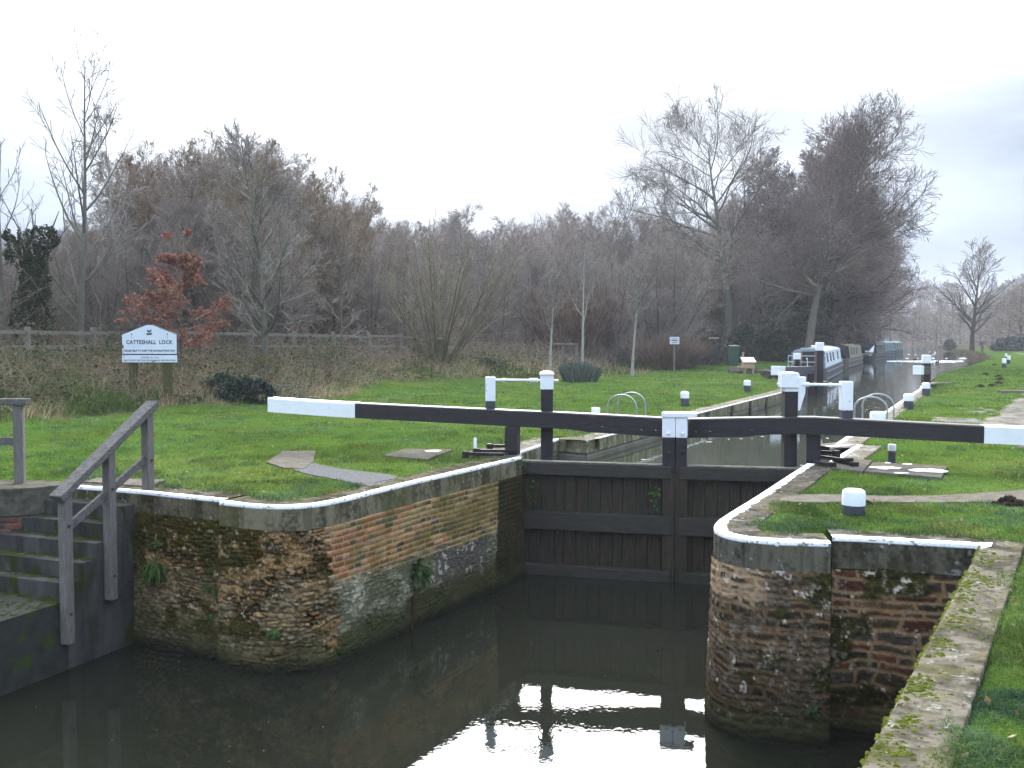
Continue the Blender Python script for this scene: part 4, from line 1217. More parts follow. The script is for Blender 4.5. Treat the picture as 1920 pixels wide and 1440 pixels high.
def text(txt, x, z, y, size, parent, mm=None, width=None, name='lettering', align='CENTER', rot=None, ex=.0015, bold=0.0, sp=1.0):
    cu = bpy.data.curves.new(name, 'FONT'); cu.body = txt; cu.size = size; cu.align_x = align; cu.extrude = ex; cu.resolution_u = 2; cu.offset = bold; cu.space_character = sp
    o = bpy.data.objects.new('tmp', cu); C.objects.link(o)
    dg = bpy.context.evaluated_depsgraph_get(); me = bpy.data.meshes.new_from_object(o.evaluated_get(dg))
    bpy.data.objects.remove(o); bpy.data.curves.remove(cu)
    xs = [v.co.x for v in me.vertices]; cw = max(xs) - min(xs); k = (width / cw) if width else 1
    o2 = off(parent)
    for v in me.vertices:
        v.co = Vector((x + v.co.x * k, y - v.co.z, z + v.co.y)) - o2
    me.materials.clear()
    return link_mesh(name, me, mm or M_ink, parent)


yt = SD - .0135
text('CATTESHALL  LOCK', sxm, szf(645), yt, .155, NB, width=sw_ * .855, bold=.004, sp=1.05)
text('PLEASE HELP TO KEEP THE NAVIGATIONS TIDY', sxm, szf(659.2), yt, .075, NB, width=sw_ * .95, bold=.002)
text('OPENED IN 1764', sxm, szf(671.6), yt, .060, LB, width=sw_ * .34)
text('LAST LOCK ON THE GODALMING NAVIGATION', sxm, szf(677), yt, .062, LB, width=sw_ * .95, bold=.001)
# emblem: a sprig of oak leaves with an acorn
b = MB()
ex, ez = sxm + .01, szf(622.5)
def leafshape(cx, cz, ang, ln, wd):
    pts = []
    for k in range(22):
        t = k / 21; r = math.sin(PI * min(1, t * .93 + .05)) ** .7 * wd * (1 + .38 * math.cos(t * 6 * PI))
        pts.append((t * ln, r))
    poly = pts + [(x, -r) for x, r in pts[::-1]]
    ca, sa = math.cos(ang), math.sin(ang)
    P_ = [(cx + x * ca - r * sa, cz + x * sa + r * ca) for x, r in poly]; n = len(P_)
    b.add([(x, yt - .0015, z) for x, z in P_] + [(x, yt + .0015, z) for x, z in P_], [tuple(range(n)), tuple(range(n, 2 * n))[::-1]])
leafshape(ex, ez - .01, 2.35, .10, .026); leafshape(ex, ez - .01, .95, .10, .022); leafshape(ex + .005, ez - .065, 3.0, .10, .028); leafshape(ex - .02, ez - .065, .25, .10, .028)
b.build('emblem', M_leafink, NB, fix=False)
for px in (247, 314):
    bt = MB(); bt.box((P(px, 632, SD).x, SD - .014, szf(626.5)), (.03, .008, .03)); bt.box((P(px + .1, 632, SD).x, SD - .0135, szf(631)), (.006, .004, .12)); bt.build('bolt', M_ink, NB)

# small notice on a post far left lawn
nd = 58.0; nx = P(1264.5, 632, nd).x
NOT = thing('notice_sign', 'small white notice on a thin grey post at the far lawn edge', 'sign', (nx, nd, 0))
MB().box((nx, nd, .72), (.09, .09, 1.5)).build('post', M_wood, NOT, bevel=.01)
MB().box((nx, nd - .065, P(0, 638.5, nd).z), (.56, .03, .42)).build('notice_board', mat('notice_white', (.62, .66, .72), (.55, .58, .63), rough=.5), NOT, bevel=.008)
b = MB()
for k, (w_, z) in enumerate(((.40, .10), (.34, .02), (.44, -.02), (.30, -.12))): b.box((nx, nd - .082, P(0, 638.5, nd).z + z), (w_, .004, .03 if k else .02))
b.build('lettering', M_ink, NOT)

# ------------------------------------------------------------------ fence on the bank
M_fence = mat('silvered_fence_wood', (.23, .21, .175), (.14, .125, .10), scale=6, rough=.9, bump=.4, stretch=(4, 4, 4), c3=(.10, .10, .05), s3=4, t3=.6)
def tz(x, y): return float(terr(np.array([x]), np.array([y]))[0])
FEN = thing('post_and_rail_fence', 'weathered grey post and rail fence along the bramble bank', 'fence', (-12.3, 33.7, 1.0))
f0, fd = Vector((-14.72, 30.0)), Vector((.545, .838))
tilt = {6: -.10, 7: -.16}
posts = []
for k in range(-4, 11):
    p = f0 + fd * 2.22 * k; ztop = P(0, 612.5 + (k * 1.55), p.y).z if k >= 0 else 2.33
    posts.append((p, ztop))
    dx = tilt.get(k, 0) * 1.2
    MB().bar((p.x - dx, p.y, ztop - 1.6), (p.x + dx * .0, p.y, ztop), .155, .13).build('post', M_fence, FEN, bevel=.012)
for i in range(len(posts) - 1):
    (a, za), (b_, zb) = posts[i], posts[i + 1]; k = i - 4
    for dz, keep in ((.17, True), (.62, k not in (2, 3)), (1.02, k in (0, 1, 5, 6, 7))):
        if not keep: continue
        e = b_ if not (k == 7 and dz > .5) else a.lerp(b_, .8)
        s = .10 * ((i * 7919) % 5 - 2) * .2
        MB().bar((a.x - .03, a.y - .10, za - dz), (e.x + .03, e.y - .10, zb - dz + s), .04, .11).build('rail', M_fence, FEN, bevel=.004)
F2 = thing('post_and_rail_fence', 'short stub of old fence among bushes behind the white stemmed saplings', 'fence', (3.4, 58, .5))
for px in (1008, 1055, 1081): 
    p = P(px, 652, 56); MB().box((p.x, p.y, p.z - .35), (.14, .12, 1.2)).build('post', M_wood, F2, bevel=.01)
for a, b_ in ((1030, 1057), (1057, 1084)): 
    A_, B_ = P(a, 645, 55.9), P(b_, 645, 55.9); MB().bar(A_, B_, .05, .09).build('rail', M_wood, F2, bevel=.004)
# ------------------------------------------------------------------ trees
def bark(name, c1, c2, **k): return mat(name, c1, c2, scale=k.pop('scale', 5), rough=.95, bump=k.pop('bump', .4), stretch=(3, 3, 1), spec=.15, **k)


B_grey = bark('grey_green_bark', (.17, .16, .13), (.105, .10, .08), c3=(.11, .12, .06), s3=4, t3=.58)
B_purple = bark('purple_brown_bark', (.12, .095, .09), (.08, .065, .062))
B_brown = bark('brown_bark', (.13, .10, .075), (.085, .068, .05))
B_pale = bark('pale_birch_bark', (.30, .29, .27), (.16, .15, .135))
B_trunk = bark('dark_trunk_bark', (.075, .065, .05), (.045, .04, .032))
B_olive = bark('olive_willow_bark', (.13, .115, .07), (.085, .075, .05))
B_red = bark('red_stem_bark', (.14, .075, .055), (.09, .05, .04))
M_leafy = mat_col('leaf_colours', matte=True, transl=.25)
M_twig = mat_col('twig_colours', matte=True)


def grow(seed, height, r0, trunk_k=14, lean=(0, 0), wob=.03, first=.25, n1=18, a1=(50, 35), l1=(.45, .2), up1=.06, levels=((7, 45, .5, .04, .10), (6, 45, .5, .03, .14)),
         rmin=.007, multi=0, spread=.5, droop=0.0, top=1.0, wob1=.09, thr=.028, bias=None):
    rg = random.Random(seed); thick, thin = [], []
    V = Vector

    def emit(pts, ra, rb):
        n = len(pts) - 1
        if ra > thr:
            thick.append((pts, [max(rmin, ra + (rb - ra) * i / n) for i in range(n + 1)]))
        else:
            for i in range(n):
                a, b = pts[i], pts[i + 1]
                thin.append((a.x, a.y, a.z, b.x, b.y, b.z, max(rmin, ra + (rb - ra) * i / n), max(rmin * .75, ra + (rb - ra) * (i + 1) / n)))

    def poly(p, d, ln, k, wob, up, drp=0.0):
        pts = [p.copy()]; st = ln / k
        for i in range(k):
            d = (d + V((rg.gauss(0, wob), rg.gauss(0, wob), rg.gauss(0, wob) + up - drp * i / k))).normalized()
            p = p + d * st; pts.append(p.copy())
        return pts

    def side(d, ang):
        a = rg.uniform(0, 2 * PI); x = d.orthogonal().normalized(); y = d.cross(x)
        return (d * math.cos(ang) + (x * math.cos(a) + y * math.sin(a)) * math.sin(ang)).normalized()

    def sub(pts, ln, ra, lv):
        if lv >= len(levels): return
        nch, ang, lr, up, wb = levels[lv]
        n = len(pts) - 1
        for j in range(nch):
            f = .18 + .80 * (j + rg.random()) / nch
            i = min(n - 1, int(f * n)); q = pts[i].lerp(pts[i + 1], f * n - i); d0 = (pts[i + 1] - pts[i]).normalized()
            l2 = ln * lr * (1.15 - .6 * f) * rg.uniform(.6, 1.3); r2 = max(rmin, ra * (1 - .75 * f) * .55)
            d1 = side(d0, math.radians(ang * rg.uniform(.7, 1.3)))
            pp = poly(q, d1, l2, 4 if lv < len(levels) - 1 else 3, wb, up, droop)
            emit(pp, r2, rmin * .8); sub(pp, l2, r2, lv + 1)

    stems = [(V((0, 0, -.3)), V((lean[0], lean[1], 1)).normalized(), height, r0)]
    if multi:
        stems = []
        for i in range(multi):
            a = 2 * PI * i / multi + rg.uniform(-.4, .4); s = spread * rg.uniform(.25, 1.0)
            stems.append((V((math.cos(a) * .15, math.sin(a) * .15, -.3)), V((math.cos(a) * s + lean[0], math.sin(a) * s + lean[1], 1)).normalized(), height * rg.uniform(.75, 1.05), r0 * rg.uniform(.6, 1)))
    for p, d, hh, rr_ in stems:
        tp = poly(p, d, hh + .3, trunk_k, wob, .012 if not multi else .03)
        n = len(tp) - 1
        thick.append((tp, [max(rmin, rr_ * (1 - .93 * (i / n) ** .9) * (1.25 if i == 0 else 1)) for i in range(n + 1)]))
        for j in range(n1):
            f = first + (top - first) * (j + rg.random()) / n1
            i = min(n - 1, int(f * n)); q = tp[i].lerp(tp[i + 1], f * n - i); d0 = (tp[i + 1] - tp[i]).normalized()
            g = (f - first) / (1 - first)
            ang = math.radians((a1[0] + (a1[1] - a1[0]) * g) * rg.uniform(.8, 1.2))
            ln = height * (l1[0] + (l1[1] - l1[0]) * g) * rg.uniform(.7, 1.2)
            d1 = side(d0, ang)
            if bias is not None:
                ln *= 1 + .45 * (d1.x * bias[0] + d1.y * bias[1])
            rb = max(rmin, rr_ * (1 - .9 * f) * .55)
            pts = poly(q, d1, ln, 7, wob1, up1, droop); emit(pts, rb, rmin); sub(pts, ln, rb, 0)
    return thick, thin


def tree(name, label, cat, group, params, mt, mc, twig_pal=None, leafs=None):
    t = thing(name, label, cat, (0, 0, 0), group)
    thick, thin = grow(**params)
    b = MB()
    for pts, rs in thick: b.tube(pts, rs, 9 if max(rs) > .09 else 5 if max(rs) > .04 else 4, cap=False)
    b.build('trunk', mt, t, smooth=True, fix=False)
    if thin:
        rng = np.random.default_rng(params['seed'])
        if twig_pal is not None:
            seg_mesh('crown', thin, M_twig, t, col=pick(rng, len(thin), twig_pal, .2))
        else: seg_mesh('crown', thin, mc, t)
    return t, thin


def put(t, px, D, z=None, s=1.0, rz=0.0, label=None, sz=None):
    x = P(px, HZ, D).x
    t.location = (x, D, tz(x, D) - .03 if z is None else z); t.scale = (s, s, sz or s); t.rotation_euler = (0, 0, rz)
    if label: t['label'] = label
    return t


PURP = [(.27, .225, .195), (.215, .178, .158), (.325, .275, .235), (.26, .225, .20)]
BRWN = [(.22, .165, .105), (.17, .13, .085), (.27, .205, .14), (.20, .16, .12)]
GREY = [(.24, .22, .195), (.19, .175, .155), (.16, .145, .13)]
OLIV = [(.24, .205, .135), (.20, .17, .115), (.28, .23, .16), (.17, .145, .105)]

# --- trees that stand out one by one
t, _ = tree('bare_tree', 'tallest bare tree at the left with steeply rising limbs', 'tree', None,
            dict(seed=3, height=11.6, r0=.15, first=.12, n1=22, a1=(48, 28), l1=(.44, .14), up1=.10, wob1=.05, levels=((6, 38, .42, .07, .06), (4, 38, .42, .05, .08)), rmin=.010, wob=.015), B_grey, None, GREY)
put(t, 151, 38, rz=.4)
put(copy_tree(t), 12, 37, s=.72, rz=2.5, label='half hidden upright bare tree at the left picture edge')
t, _ = tree('birch_tree', 'slender bare birch with crooked drooping twigs behind the tallest left tree', 'tree', None,
            dict(seed=8, height=10.6, r0=.13, first=.42, n1=17, a1=(50, 35), l1=(.22, .10), up1=.05, wob1=.12, levels=((7, 50, .5, -.02, .16), (6, 45, .55, -.07, .16)), rmin=.013, droop=.10, wob=.05), B_pale, None, PURP)
put(t, 228, 42, rz=1)
t, _ = tree('bare_tree', 'bare tree with pale straight trunk standing in front of the fence', 'tree', None,
            dict(seed=12, height=8.3, r0=.14, first=.19, n1=34, a1=(62, 34), l1=(.36, .10), up1=.065, wob1=.05, levels=((9, 36, .42, .05, .06), (5, 38, .42, .03, .09)), rmin=.0075, wob=.018), B_grey, None, PURP[:1] + GREY)
put(t, 498, 33.5, rz=2)
t, _ = tree('young_tree', 'small crooked young bare tree beside a leaning fence post', 'tree', None,
            dict(seed=17, height=5.2, r0=.06, first=.28, n1=16, a1=(55, 35), l1=(.28, .10), up1=.08, wob1=.12, levels=((6, 42, .45, .05, .12), (4, 40, .5, .03, .12)), rmin=.007, wob=.05), B_grey, None, GREY)
put(t, 646, 38.5, rz=1)
t, _ = tree('pollard_willow', 'vase shaped willow of many upright rods from a short stump', 'willow', None,
            dict(seed=21, height=5.6, r0=.085, multi=15, spread=1.05, first=.14, n1=7, a1=(28, 18), l1=(.46, .2), up1=.05, wob1=.035, levels=((5, 22, .55, .04, .04), (2, 22, .6, .03, .05)), rmin=.0075, wob=.02), B_olive, None, OLIV)
MB().lathe([(.30, -.3), (.26, .3), (.25, .8), (.30, 1.15), (.2, 1.25)], (0, 0, 0), 12).build('stump', B_olive, t, smooth=True)
put(t, 823, 45.5, rz=.3)
for px, D, hh, sd, lb in ((1031, 47, 4.7, 31, 'leftmost of three pale stemmed saplings on the bank'), (1091, 48.5, 6.4, 32, 'tallest of three pale stemmed saplings, middle one'), (1186, 51, 4.9, 33, 'rightmost of three pale stemmed saplings with many upright shoots')):
    t, _ = tree('sapling', lb, 'tree', None, dict(seed=sd, height=hh, r0=.095, first=.50 if sd != 32 else .42, n1=13, a1=(42, 28), l1=(.34, .18), up1=.08, wob1=.07, levels=((6, 40, .5, .05, .1), (4, 38, .5, .03, .12)), rmin=.0075, wob=.012),
                bark('pale_sapling_bark', (.36, .35, .30), (.24, .23, .195)), None, GREY)
    put(t, px, D, rz=sd)

# small beech still holding its russet leaves
t, thin = tree('copper_beech', 'small tree still covered in russet autumn leaves beside the sign', 'tree', 'x', dict(seed=41, height=4.1, r0=.055, first=.28, n1=24, a1=(76, 40), l1=(.46, .14), up1=.015, wob1=.08, levels=((7, 45, .45, .02, .1), (4, 45, .5, .0, .12)), rmin=.006, wob=.03), B_brown, None, BRWN)
del t['group']
rng = np.random.default_rng(5)
T = np.array(thin); T = T[T[:, 2] > .95]; k = rng.integers(0, len(T), 20000); f = rng.random((20000, 1))
pts = T[k, 0:3] * (1 - f) + T[k, 3:6] * f + rng.normal(0, .05, (20000, 3))
keep = fbm(pts[:, 0] * 1.6 + pts[:, 1] * 1.1, pts[:, 2] * 2.4, 3, 4) > .42
pts = pts[keep]
leaves('leaves', pts, rng.uniform(.032, .058, len(pts)), M_leafy, t, pick(rng, len(pts), [(.27, .115, .08), (.21, .085, .06), (.38, .20, .15), (.16, .065, .05)], .2), 7)
put(t, 338, 31.5, rz=.5)

# ivy clad dark tree at the left
def leafy(name, label, cat, n, shape, cols, size, seed, trunk=None, group=None, aspect=1.4, shell=.75):
    t = thing(name, label, cat, (0, 0, 0), group); rng = np.random.default_rng(seed)
    P_ = []
    for (cx, cy, cz, rx, ry, rz_, w_) in shape:
        m = int(n * w_); d = rng.normal(size=(m, 3)); d /= np.linalg.norm(d, axis=1, keepdims=True)
        r = shell + (1 - shell) * rng.random((m, 1)) ** .5; r *= (.55 + .85 * fbm(d[:, 0] * 3.1 + cx * 3, d[:, 2] * 3.1 + d[:, 1] * 3, 4, seed))[:, None]
        P_.append(d * r * np.array([rx, ry, rz_]) + np.array([cx, cy, cz]))
    P_ = np.concatenate(P_); P_ = P_[P_[:, 2] > 0]
    P_ = P_[fbm(P_[:, 0] * 3 + P_[:, 1], P_[:, 2] * 3 + P_[:, 1], 3, seed + 2) > .36]
    leaves('foliage', P_, rng.uniform(size * .7, size * 1.3, len(P_)), M_leafy, t, pick(rng, len(P_), cols, .25), seed, aspect)
    b = MB()
    for pts, rs in (trunk or [([(0, 0, -.2), (0, 0, shape[0][2])], [.05, .03])]): b.tube([Vector(p) for p in pts], rs, 6)
    b.build('trunk' if trunk else 'stem', B_trunk, t, smooth=True)
    return t


IVY = [(.020, .036, .014), (.030, .048, .020), (.014, .025, .012), (.042, .058, .03)]
t = leafy('ivy_clad_tree', 'dark ivy smothered tree at the left edge', 'tree', 9000, [(0, 0, 1.3, .7, .6, 1.5, .3), (.12, 0, 2.8, .5, .5, 1.0, .25), (-.35, 0, 3.9, .55, .5, .5, .15), (.45, 0, 4.5, .6, .4, .45, .12), (-.7, 0, 4.6, .3, .3, .22, .06), (.2, 0, 3.7, .4, .4, .6, .12)], IVY, .075, 3, [([(0, 0, -.3), (.1, 0, 2.5), (-.1, 0, 4.4)], [.2, .15, .05]), ([(.05, 0, 2.6), (.35, 0, 3.6), (.75, .1, 4.9), (1.0, .1, 5.5)], [.06, .05, .03, .012]), ([(0, 0, 2.9), (-.45, 0, 3.9), (-.9, 0, 5.0)], [.05, .035, .012]), ([(-.1, 0, 4.0), (.1, 0, 4.9), (.05, 0, 5.6)], [.04, .025, .01]), ([(.5, 0, 4.2), (1.1, 0, 4.6), (1.5, 0, 5.1)], [.03, .02, .01])])
put(t, 62, 36)
t = leafy('holly_bush', 'glossy holly bush behind the wheelie bin', 'bush', 3500, [(0, 0, 1.2, 1.2, 1.1, 1.3, .6), (.1, 0, 2.3, .7, .7, .9, .4)], [(.035, .055, .032), (.055, .075, .05), (.022, .036, .022)], .11, 4)
put(t, 1392, 78)
for i, (px, D, sx, hh) in enumerate(((1432, 84, 1.5, 6.0), (1452, 82, 1.3, 3.0), (1490, 86, 1.6, 5.0), (1545, 90, 1.6, 7.0), (1590, 108, 1.7, 5.0), (1412, 90, 2.0, 3.4))):
    t = leafy('ivy_clad_tree', 'dark ivy growing up a trunk behind the moored boats', 'tree', 4200, [(0, 0, hh * .3, sx, sx, hh * .33, .5), (.2, 0, hh * .65, sx * .7, sx * .7, hh * .35, .5)], IVY, .15, 20 + i, [([(0, 0, -.3), (.1, 0, hh * .5), (0, 0, hh * 1.3)], [.3, .24, .1])], 'ivy clad trunks behind the boats')
    put(t, px, D, rz=i)

ALDC = [(.185, .140, .132), (.145, .110, .108), (.22, .175, .155), (.17, .135, .12)]
# big trees by the boats
t, _ = tree('great_bare_tree', 'great open crowned bare tree rising above the wood left of the boats', 'tree', None,
            dict(seed=54, height=16.5, r0=.42, first=.42, n1=20, a1=(70, 36), l1=(.46, .32), up1=.05, wob1=.11, levels=((9, 42, .52, .04, .10), (7, 36, .60, .05, .10), (4, 30, .75, .05, .10)), rmin=.011, wob=.03, thr=.03), B_grey, None, PURP[:2] + GREY[1:])
put(t, 1366, 82, rz=2.0, s=1.08)
t, _ = tree('leaning_alder', 'tall dense alder with leaning pale trunk behind the grey narrowboat', 'tree', None,
            dict(seed=62, height=14.6, r0=.36, lean=(.12, .0), first=.34, n1=46, a1=(76, 38), l1=(.46, .33), up1=.06, wob1=.08, levels=((10, 42, .48, .04, .10), (8, 38, .55, .04, .10), (4, 32, .65, .03, .10)), rmin=.012, wob=.03, thr=.03, bias=(.45, 0)), bark('pale_alder_bark', (.21, .175, .135), (.13, .112, .09)), None, ALDC)  # trunk bark paler than on the other alders
put(t, 1512, 77, z=.1, s=1.04)
ALD, _ = tree('alder_tree', 'dense purple brown alder overhanging the boats', 'tree', 'alders over the moored boats',
              dict(seed=71, height=14.0, r0=.30, first=.16, n1=46, a1=(84, 34), l1=(.42, .15), up1=.03, wob1=.08, levels=((10, 44, .48, .02, .10), (8, 40, .52, .02, .11), (4, 34, .65, .02, .10)), rmin=.014, wob=.03, thr=.035, bias=(.6, -.3)), B_trunk, None, ALDC)
put(ALD, 1602, 118, rz=0, s=1.35)
for px, D, s, rz in ((1568, 100, 1.42, .4), (1478, 90, 1.18, 2), (1628, 150, 1.5, .3), (1620, 130, 1.4, .9), (1545, 93, 1.30, 4), (1650, 190, 1.6, .5), (1425, 96, 1.0, 3), (1575, 106, .95, 1.8), (1638, 165, 1.45, 2.4), (1512, 92, 1.36, 5), (1455, 102, 1.05, 1), (1590, 114, .75, 2.6)):
    put(copy_tree(ALD), px, D, s=s, rz=rz)

# --- the wood behind the fence
GW = 'bare trees of the wood behind the fence'
W = []
specs = [dict(seed=101, height=10, r0=.16, first=.16, n1=28, a1=(58, 26), l1=(.38, .16), up1=.05, wob1=.09, levels=((10, 42, .48, .04, .10), (8, 36, .52, .04, .10), (3, 28, .75, .04, .08)), rmin=.008, wob=.035),
         dict(seed=102, height=10, r0=.10, multi=6, spread=.42, first=.10, n1=13, a1=(48, 25), l1=(.32, .15), up1=.05, wob1=.08, levels=((8, 40, .5, .04, .10), (7, 34, .52, .04, .10), (3, 28, .75, .04, .08)), rmin=.008, wob=.035),
         dict(seed=103, height=10, r0=.14, first=.28, n1=26, a1=(62, 34), l1=(.34, .17), up1=.04, wob1=.11, levels=((10, 46, .5, .03, .12), (8, 38, .52, .03, .11), (3, 30, .75, .03, .09)), rmin=.008, wob=.05),
         dict(seed=104, height=10, r0=.09, multi=9, spread=.62, first=.08, n1=10, a1=(42, 25), l1=(.32, .13), up1=.04, wob1=.07, levels=((9, 38, .5, .03, .10), (7, 34, .52, .04, .10), (3, 28, .75, .04, .08)), rmin=.008, wob=.03)]
labs = ['single stemmed purplish bare tree in the wood behind the fence', 'many stemmed bare tree in the wood behind the fence', 'crooked bare tree in the wood behind the fence', 'broad bushy brown willow in the wood behind the fence']
nms = ['woodland_tree', 'woodland_tree', 'woodland_tree', 'bushy_willow']
for k in range(4):
    t, _ = tree(nms[k], labs[k], 'tree', GW, specs[k], (B_purple, B_purple, B_trunk, B_brown)[k], None, (PURP, PURP, PURP + GREY[2:], BRWN)[k])
    W.append(t)
used = [False] * 4
sky_x = [-150, 0, 60, 150, 240, 300, 360, 420, 480, 540, 600, 650, 700, 740, 790, 830, 870, 930, 1000, 1060, 1110, 1160, 1210, 1260, 1310, 1370, 1420, 1470]
sky_y = [470, 500, 455, 425, 395, 312, 285, 280, 290, 318, 345, 392, 402, 405, 440, 425, 412, 440, 408, 395, 408, 420, 412, 408, 395, 380, 390, 400]
rg = random.Random(4)


def wood(px, D, ytop, k):
    x = P(px, HZ, D).x; z = tz(x, D); hh = P(px, ytop, D).z - z
    if hh < 2: return
    t = W[k] if not used[k] else copy_tree(W[k]); used[k] = True
    s = hh / 10.2; w_ = s if k not in (1, 3) else s * .95
    t.location = (x, D, z - .05); t.scale = (w_ * rg.uniform(.95, 1.15), w_ * rg.uniform(.95, 1.15), s); t.rotation_euler = (0, 0, rg.uniform(0, 6.28))


for px in range(-140, 1500, 36):                     # skyline row
    p = px + rg.uniform(-15, 15); yt_ = np.interp(p, sky_x, sky_y) + rg.uniform(-4, 26)
    D = rg.uniform(66, 84) if p > 640 else rg.uniform(48, 60)
    if p > 1270: D = rg.uniform(90, 105)
    wood(p, D, yt_, 3 if 230 < p < 470 and rg.random() < .75 else rg.choice((0, 1, 2, 0, 2)))
for px in range(-120, 1480, 40):                     # nearer, lower row
    p = px + rg.uniform(-18, 18); yt_ = np.interp(p, sky_x, sky_y); yt_ = yt_ + (560 - yt_) * rg.uniform(.15, .5)
    D = rg.uniform(50, 58) if p > 560 else rg.uniform(41, 47)
    if p > 840: D = rg.uniform(62, 70)
    if p > 1270: D = rg.uniform(80, 90)
    wood(p, D, yt_, rg.choice((1, 3, 2, 1)))
for px in range(-130, 1500, 48):                     # deep row
    p = px + rg.uniform(-20, 20); yt_ = np.interp(p, sky_x, sky_y) + rg.uniform(10, 40)
    wood(p, rg.uniform(95, 120), yt_, rg.choice((0, 2, 1)))
t, _ = tree('bare_tree', 'thin pale bare tree leaning out above the skyline of the wood', 'tree', None, dict(seed=140, height=14, r0=.14, lean=(.05, 0), first=.5, n1=14, a1=(45, 28), l1=(.22, .12), up1=.05, wob1=.10, levels=((7, 42, .5, .03, .12), (5, 42, .5, .02, .12)), rmin=.014, wob=.05), B_grey, None, GREY[1:])
put(t, 1118, 84, s=1.03)
wood(410, 52, 275, 3); wood(350, 50, 290, 3); wood(470, 54, 285, 3); wood(310, 50, 322, 3)
wood(-40, 42, 380, 0); wood(560, 50, 335, 3); wood(610, 53, 352, 3)

# --- across the canal, right of picture
t, _ = tree('riverside_tree', 'broad bare tree beside the towpath behind the walker', 'tree', None, dict(seed=151, height=10, r0=.24, first=.20, n1=24, a1=(58, 16), l1=(.52, .26), up1=.05, wob1=.06, levels=((8, 36, .48, .05, .08), (7, 36, .46, .04, .10)), rmin=.018, wob=.03), B_trunk, None, GREY[1:] + BRWN[:2])
put(t, 1823, 138, s=1.18); t.scale = (1.65, 1.5, 1.2)
FT, _ = tree('far_tree', 'hazy bare tree on the far bank at the canal bend', 'tree', 'far trees beyond the canal bend', dict(seed=161, height=10, r0=.2, first=.12, n1=26, a1=(60, 26), l1=(.40, .2), up1=.05, wob1=.08, levels=((8, 42, .5, .04, .10), (7, 42, .5, .03, .12)), rmin=.03, wob=.04, thr=.05), B_trunk, None, PURP[:2] + BRWN[:2])
first = True
rg = random.Random(9)
for px, D, yt_ in ((1700, 420, 560), (1722, 330, 575), (1745, 380, 548), (1765, 300, 570), (1785, 340, 545), (1800, 280, 580), (1850, 260, 560), (1875, 230, 575), (1893, 190, 560), (1915, 175, 545), (1940, 160, 550), (1860, 210, 600), (1970, 170, 530),
                   (1690, 460, 555), (1735, 450, 540), (1775, 430, 545), (1905, 240, 560), (1755, 260, 600), (1780, 240, 605), (1838, 230, 600), (1670, 330, 560), (1655, 400, 540), (1712, 260, 600), (1735, 300, 590), (1690, 300, 590)):
    x = P(px, HZ, D).x; z = tz(x, D); hh = P(px, yt_, D).z - z
    t = FT if first else copy_tree(FT); first = False
    s = hh / 10; t.location = (x, D, z - .1); t.scale = (s * 1.3, s * 1.3, s); t.rotation_euler = (0, 0, rg.uniform(0, 6))
    if D < 250 and px > 1860: t['label'] = 'dark bare tree beyond the right hand meadow edge'
# wooded hill in the distance
rng = np.random.default_rng(12); n = 26000
az = rng.uniform(.30, .62, n); r = rng.uniform(470, 820, n); x, y = r * np.sin(az), r * np.cos(az); z = terr(x, y)
hgt = 4 + 11 * fbm(x / 26, y / 26, 3, 4); zz = z + hgt * rng.random(n) ** .6
leaves('distant_hill_wood', np.stack([x, y, zz], 1), rng.uniform(1.6, 3.2, n), M_leafy, None, pick(rng, n, [(.05, .06, .05), (.07, .065, .055), (.04, .055, .045)], .2), 3, 1.2)
tag(bpy.data.objects['distant_hill_wood'], 'hazy blue wood covering the distant hillside', kind='stuff')


# ------------------------------------------------------------------ brambles, thicket, grass
def arcs(xy, hmean, rng, cols, name, label, r=.006, seglen=5, spreadf=1.0, leafcols=None, nleaf=0, leafsize=.05, zoff=0.0):
    n = len(xy); z0 = terr(xy[:, 0], xy[:, 1]) + zoff
    a = rng.uniform(0, 2 * PI, n); ln = hmean * rng.uniform(.6, 1.6, n); el = rng.uniform(.5, 1.45, n)
    p = np.stack([xy[:, 0], xy[:, 1], z0 - .05], 1); d = np.stack([np.cos(a) * np.cos(el), np.sin(a) * np.cos(el), np.sin(el)], 1)
    rows, cc = [], []; c = pick(rng, n, cols, .2); lp = []
    for k in range(seglen):
        q = p + d * (ln / seglen)[:, None]
        rows.append(np.concatenate([p, q, np.full((n, 1), r * (1 - .12 * k)), np.full((n, 1), r * (1 - .12 * (k + 1)))], 1)); cc.append(c)
        lp.append(p * .5 + q * .5)
        p = q; d = d + rng.normal(0, .14, (n, 3)) + np.array([0, 0, -.30 * spreadf]); d /= np.linalg.norm(d, axis=1, keepdims=True)
    o = seg_mesh(name, np.concatenate(rows), M_twig, None, col=np.concatenate(cc))
    tag(o, label, kind='stuff')
    if nleaf:
        lp = np.concatenate(lp); k = rng.integers(0, len(lp), nleaf); pts = lp[k] + rng.normal(0, .12, (nleaf, 3))
        pts = pts[fbm(pts[:, 0] * .7, pts[:, 1] * .7, 3, 5) > .42]
        ob = leaves('bramble_leaves', pts, rng.uniform(leafsize * .6, leafsize * 1.4, len(pts)), M_leafy, None, pick(rng, len(pts), leafcols, .3), 9)
        tag(ob, 'small ' + label.split(' ')[0] + ' leaves clinging among the stems', kind='stuff')
    return o


def area(n, umin, umax, vmin, vmax, rng):
    u = rng.uniform(umin, umax, n); v = rng.uniform(vmin, vmax, n)
    x = P0[0] + u * AX[0] - v * AX[1]; y = P0[1] + u * AX[1] + v * AX[0]
    return np.stack([x, y], 1)


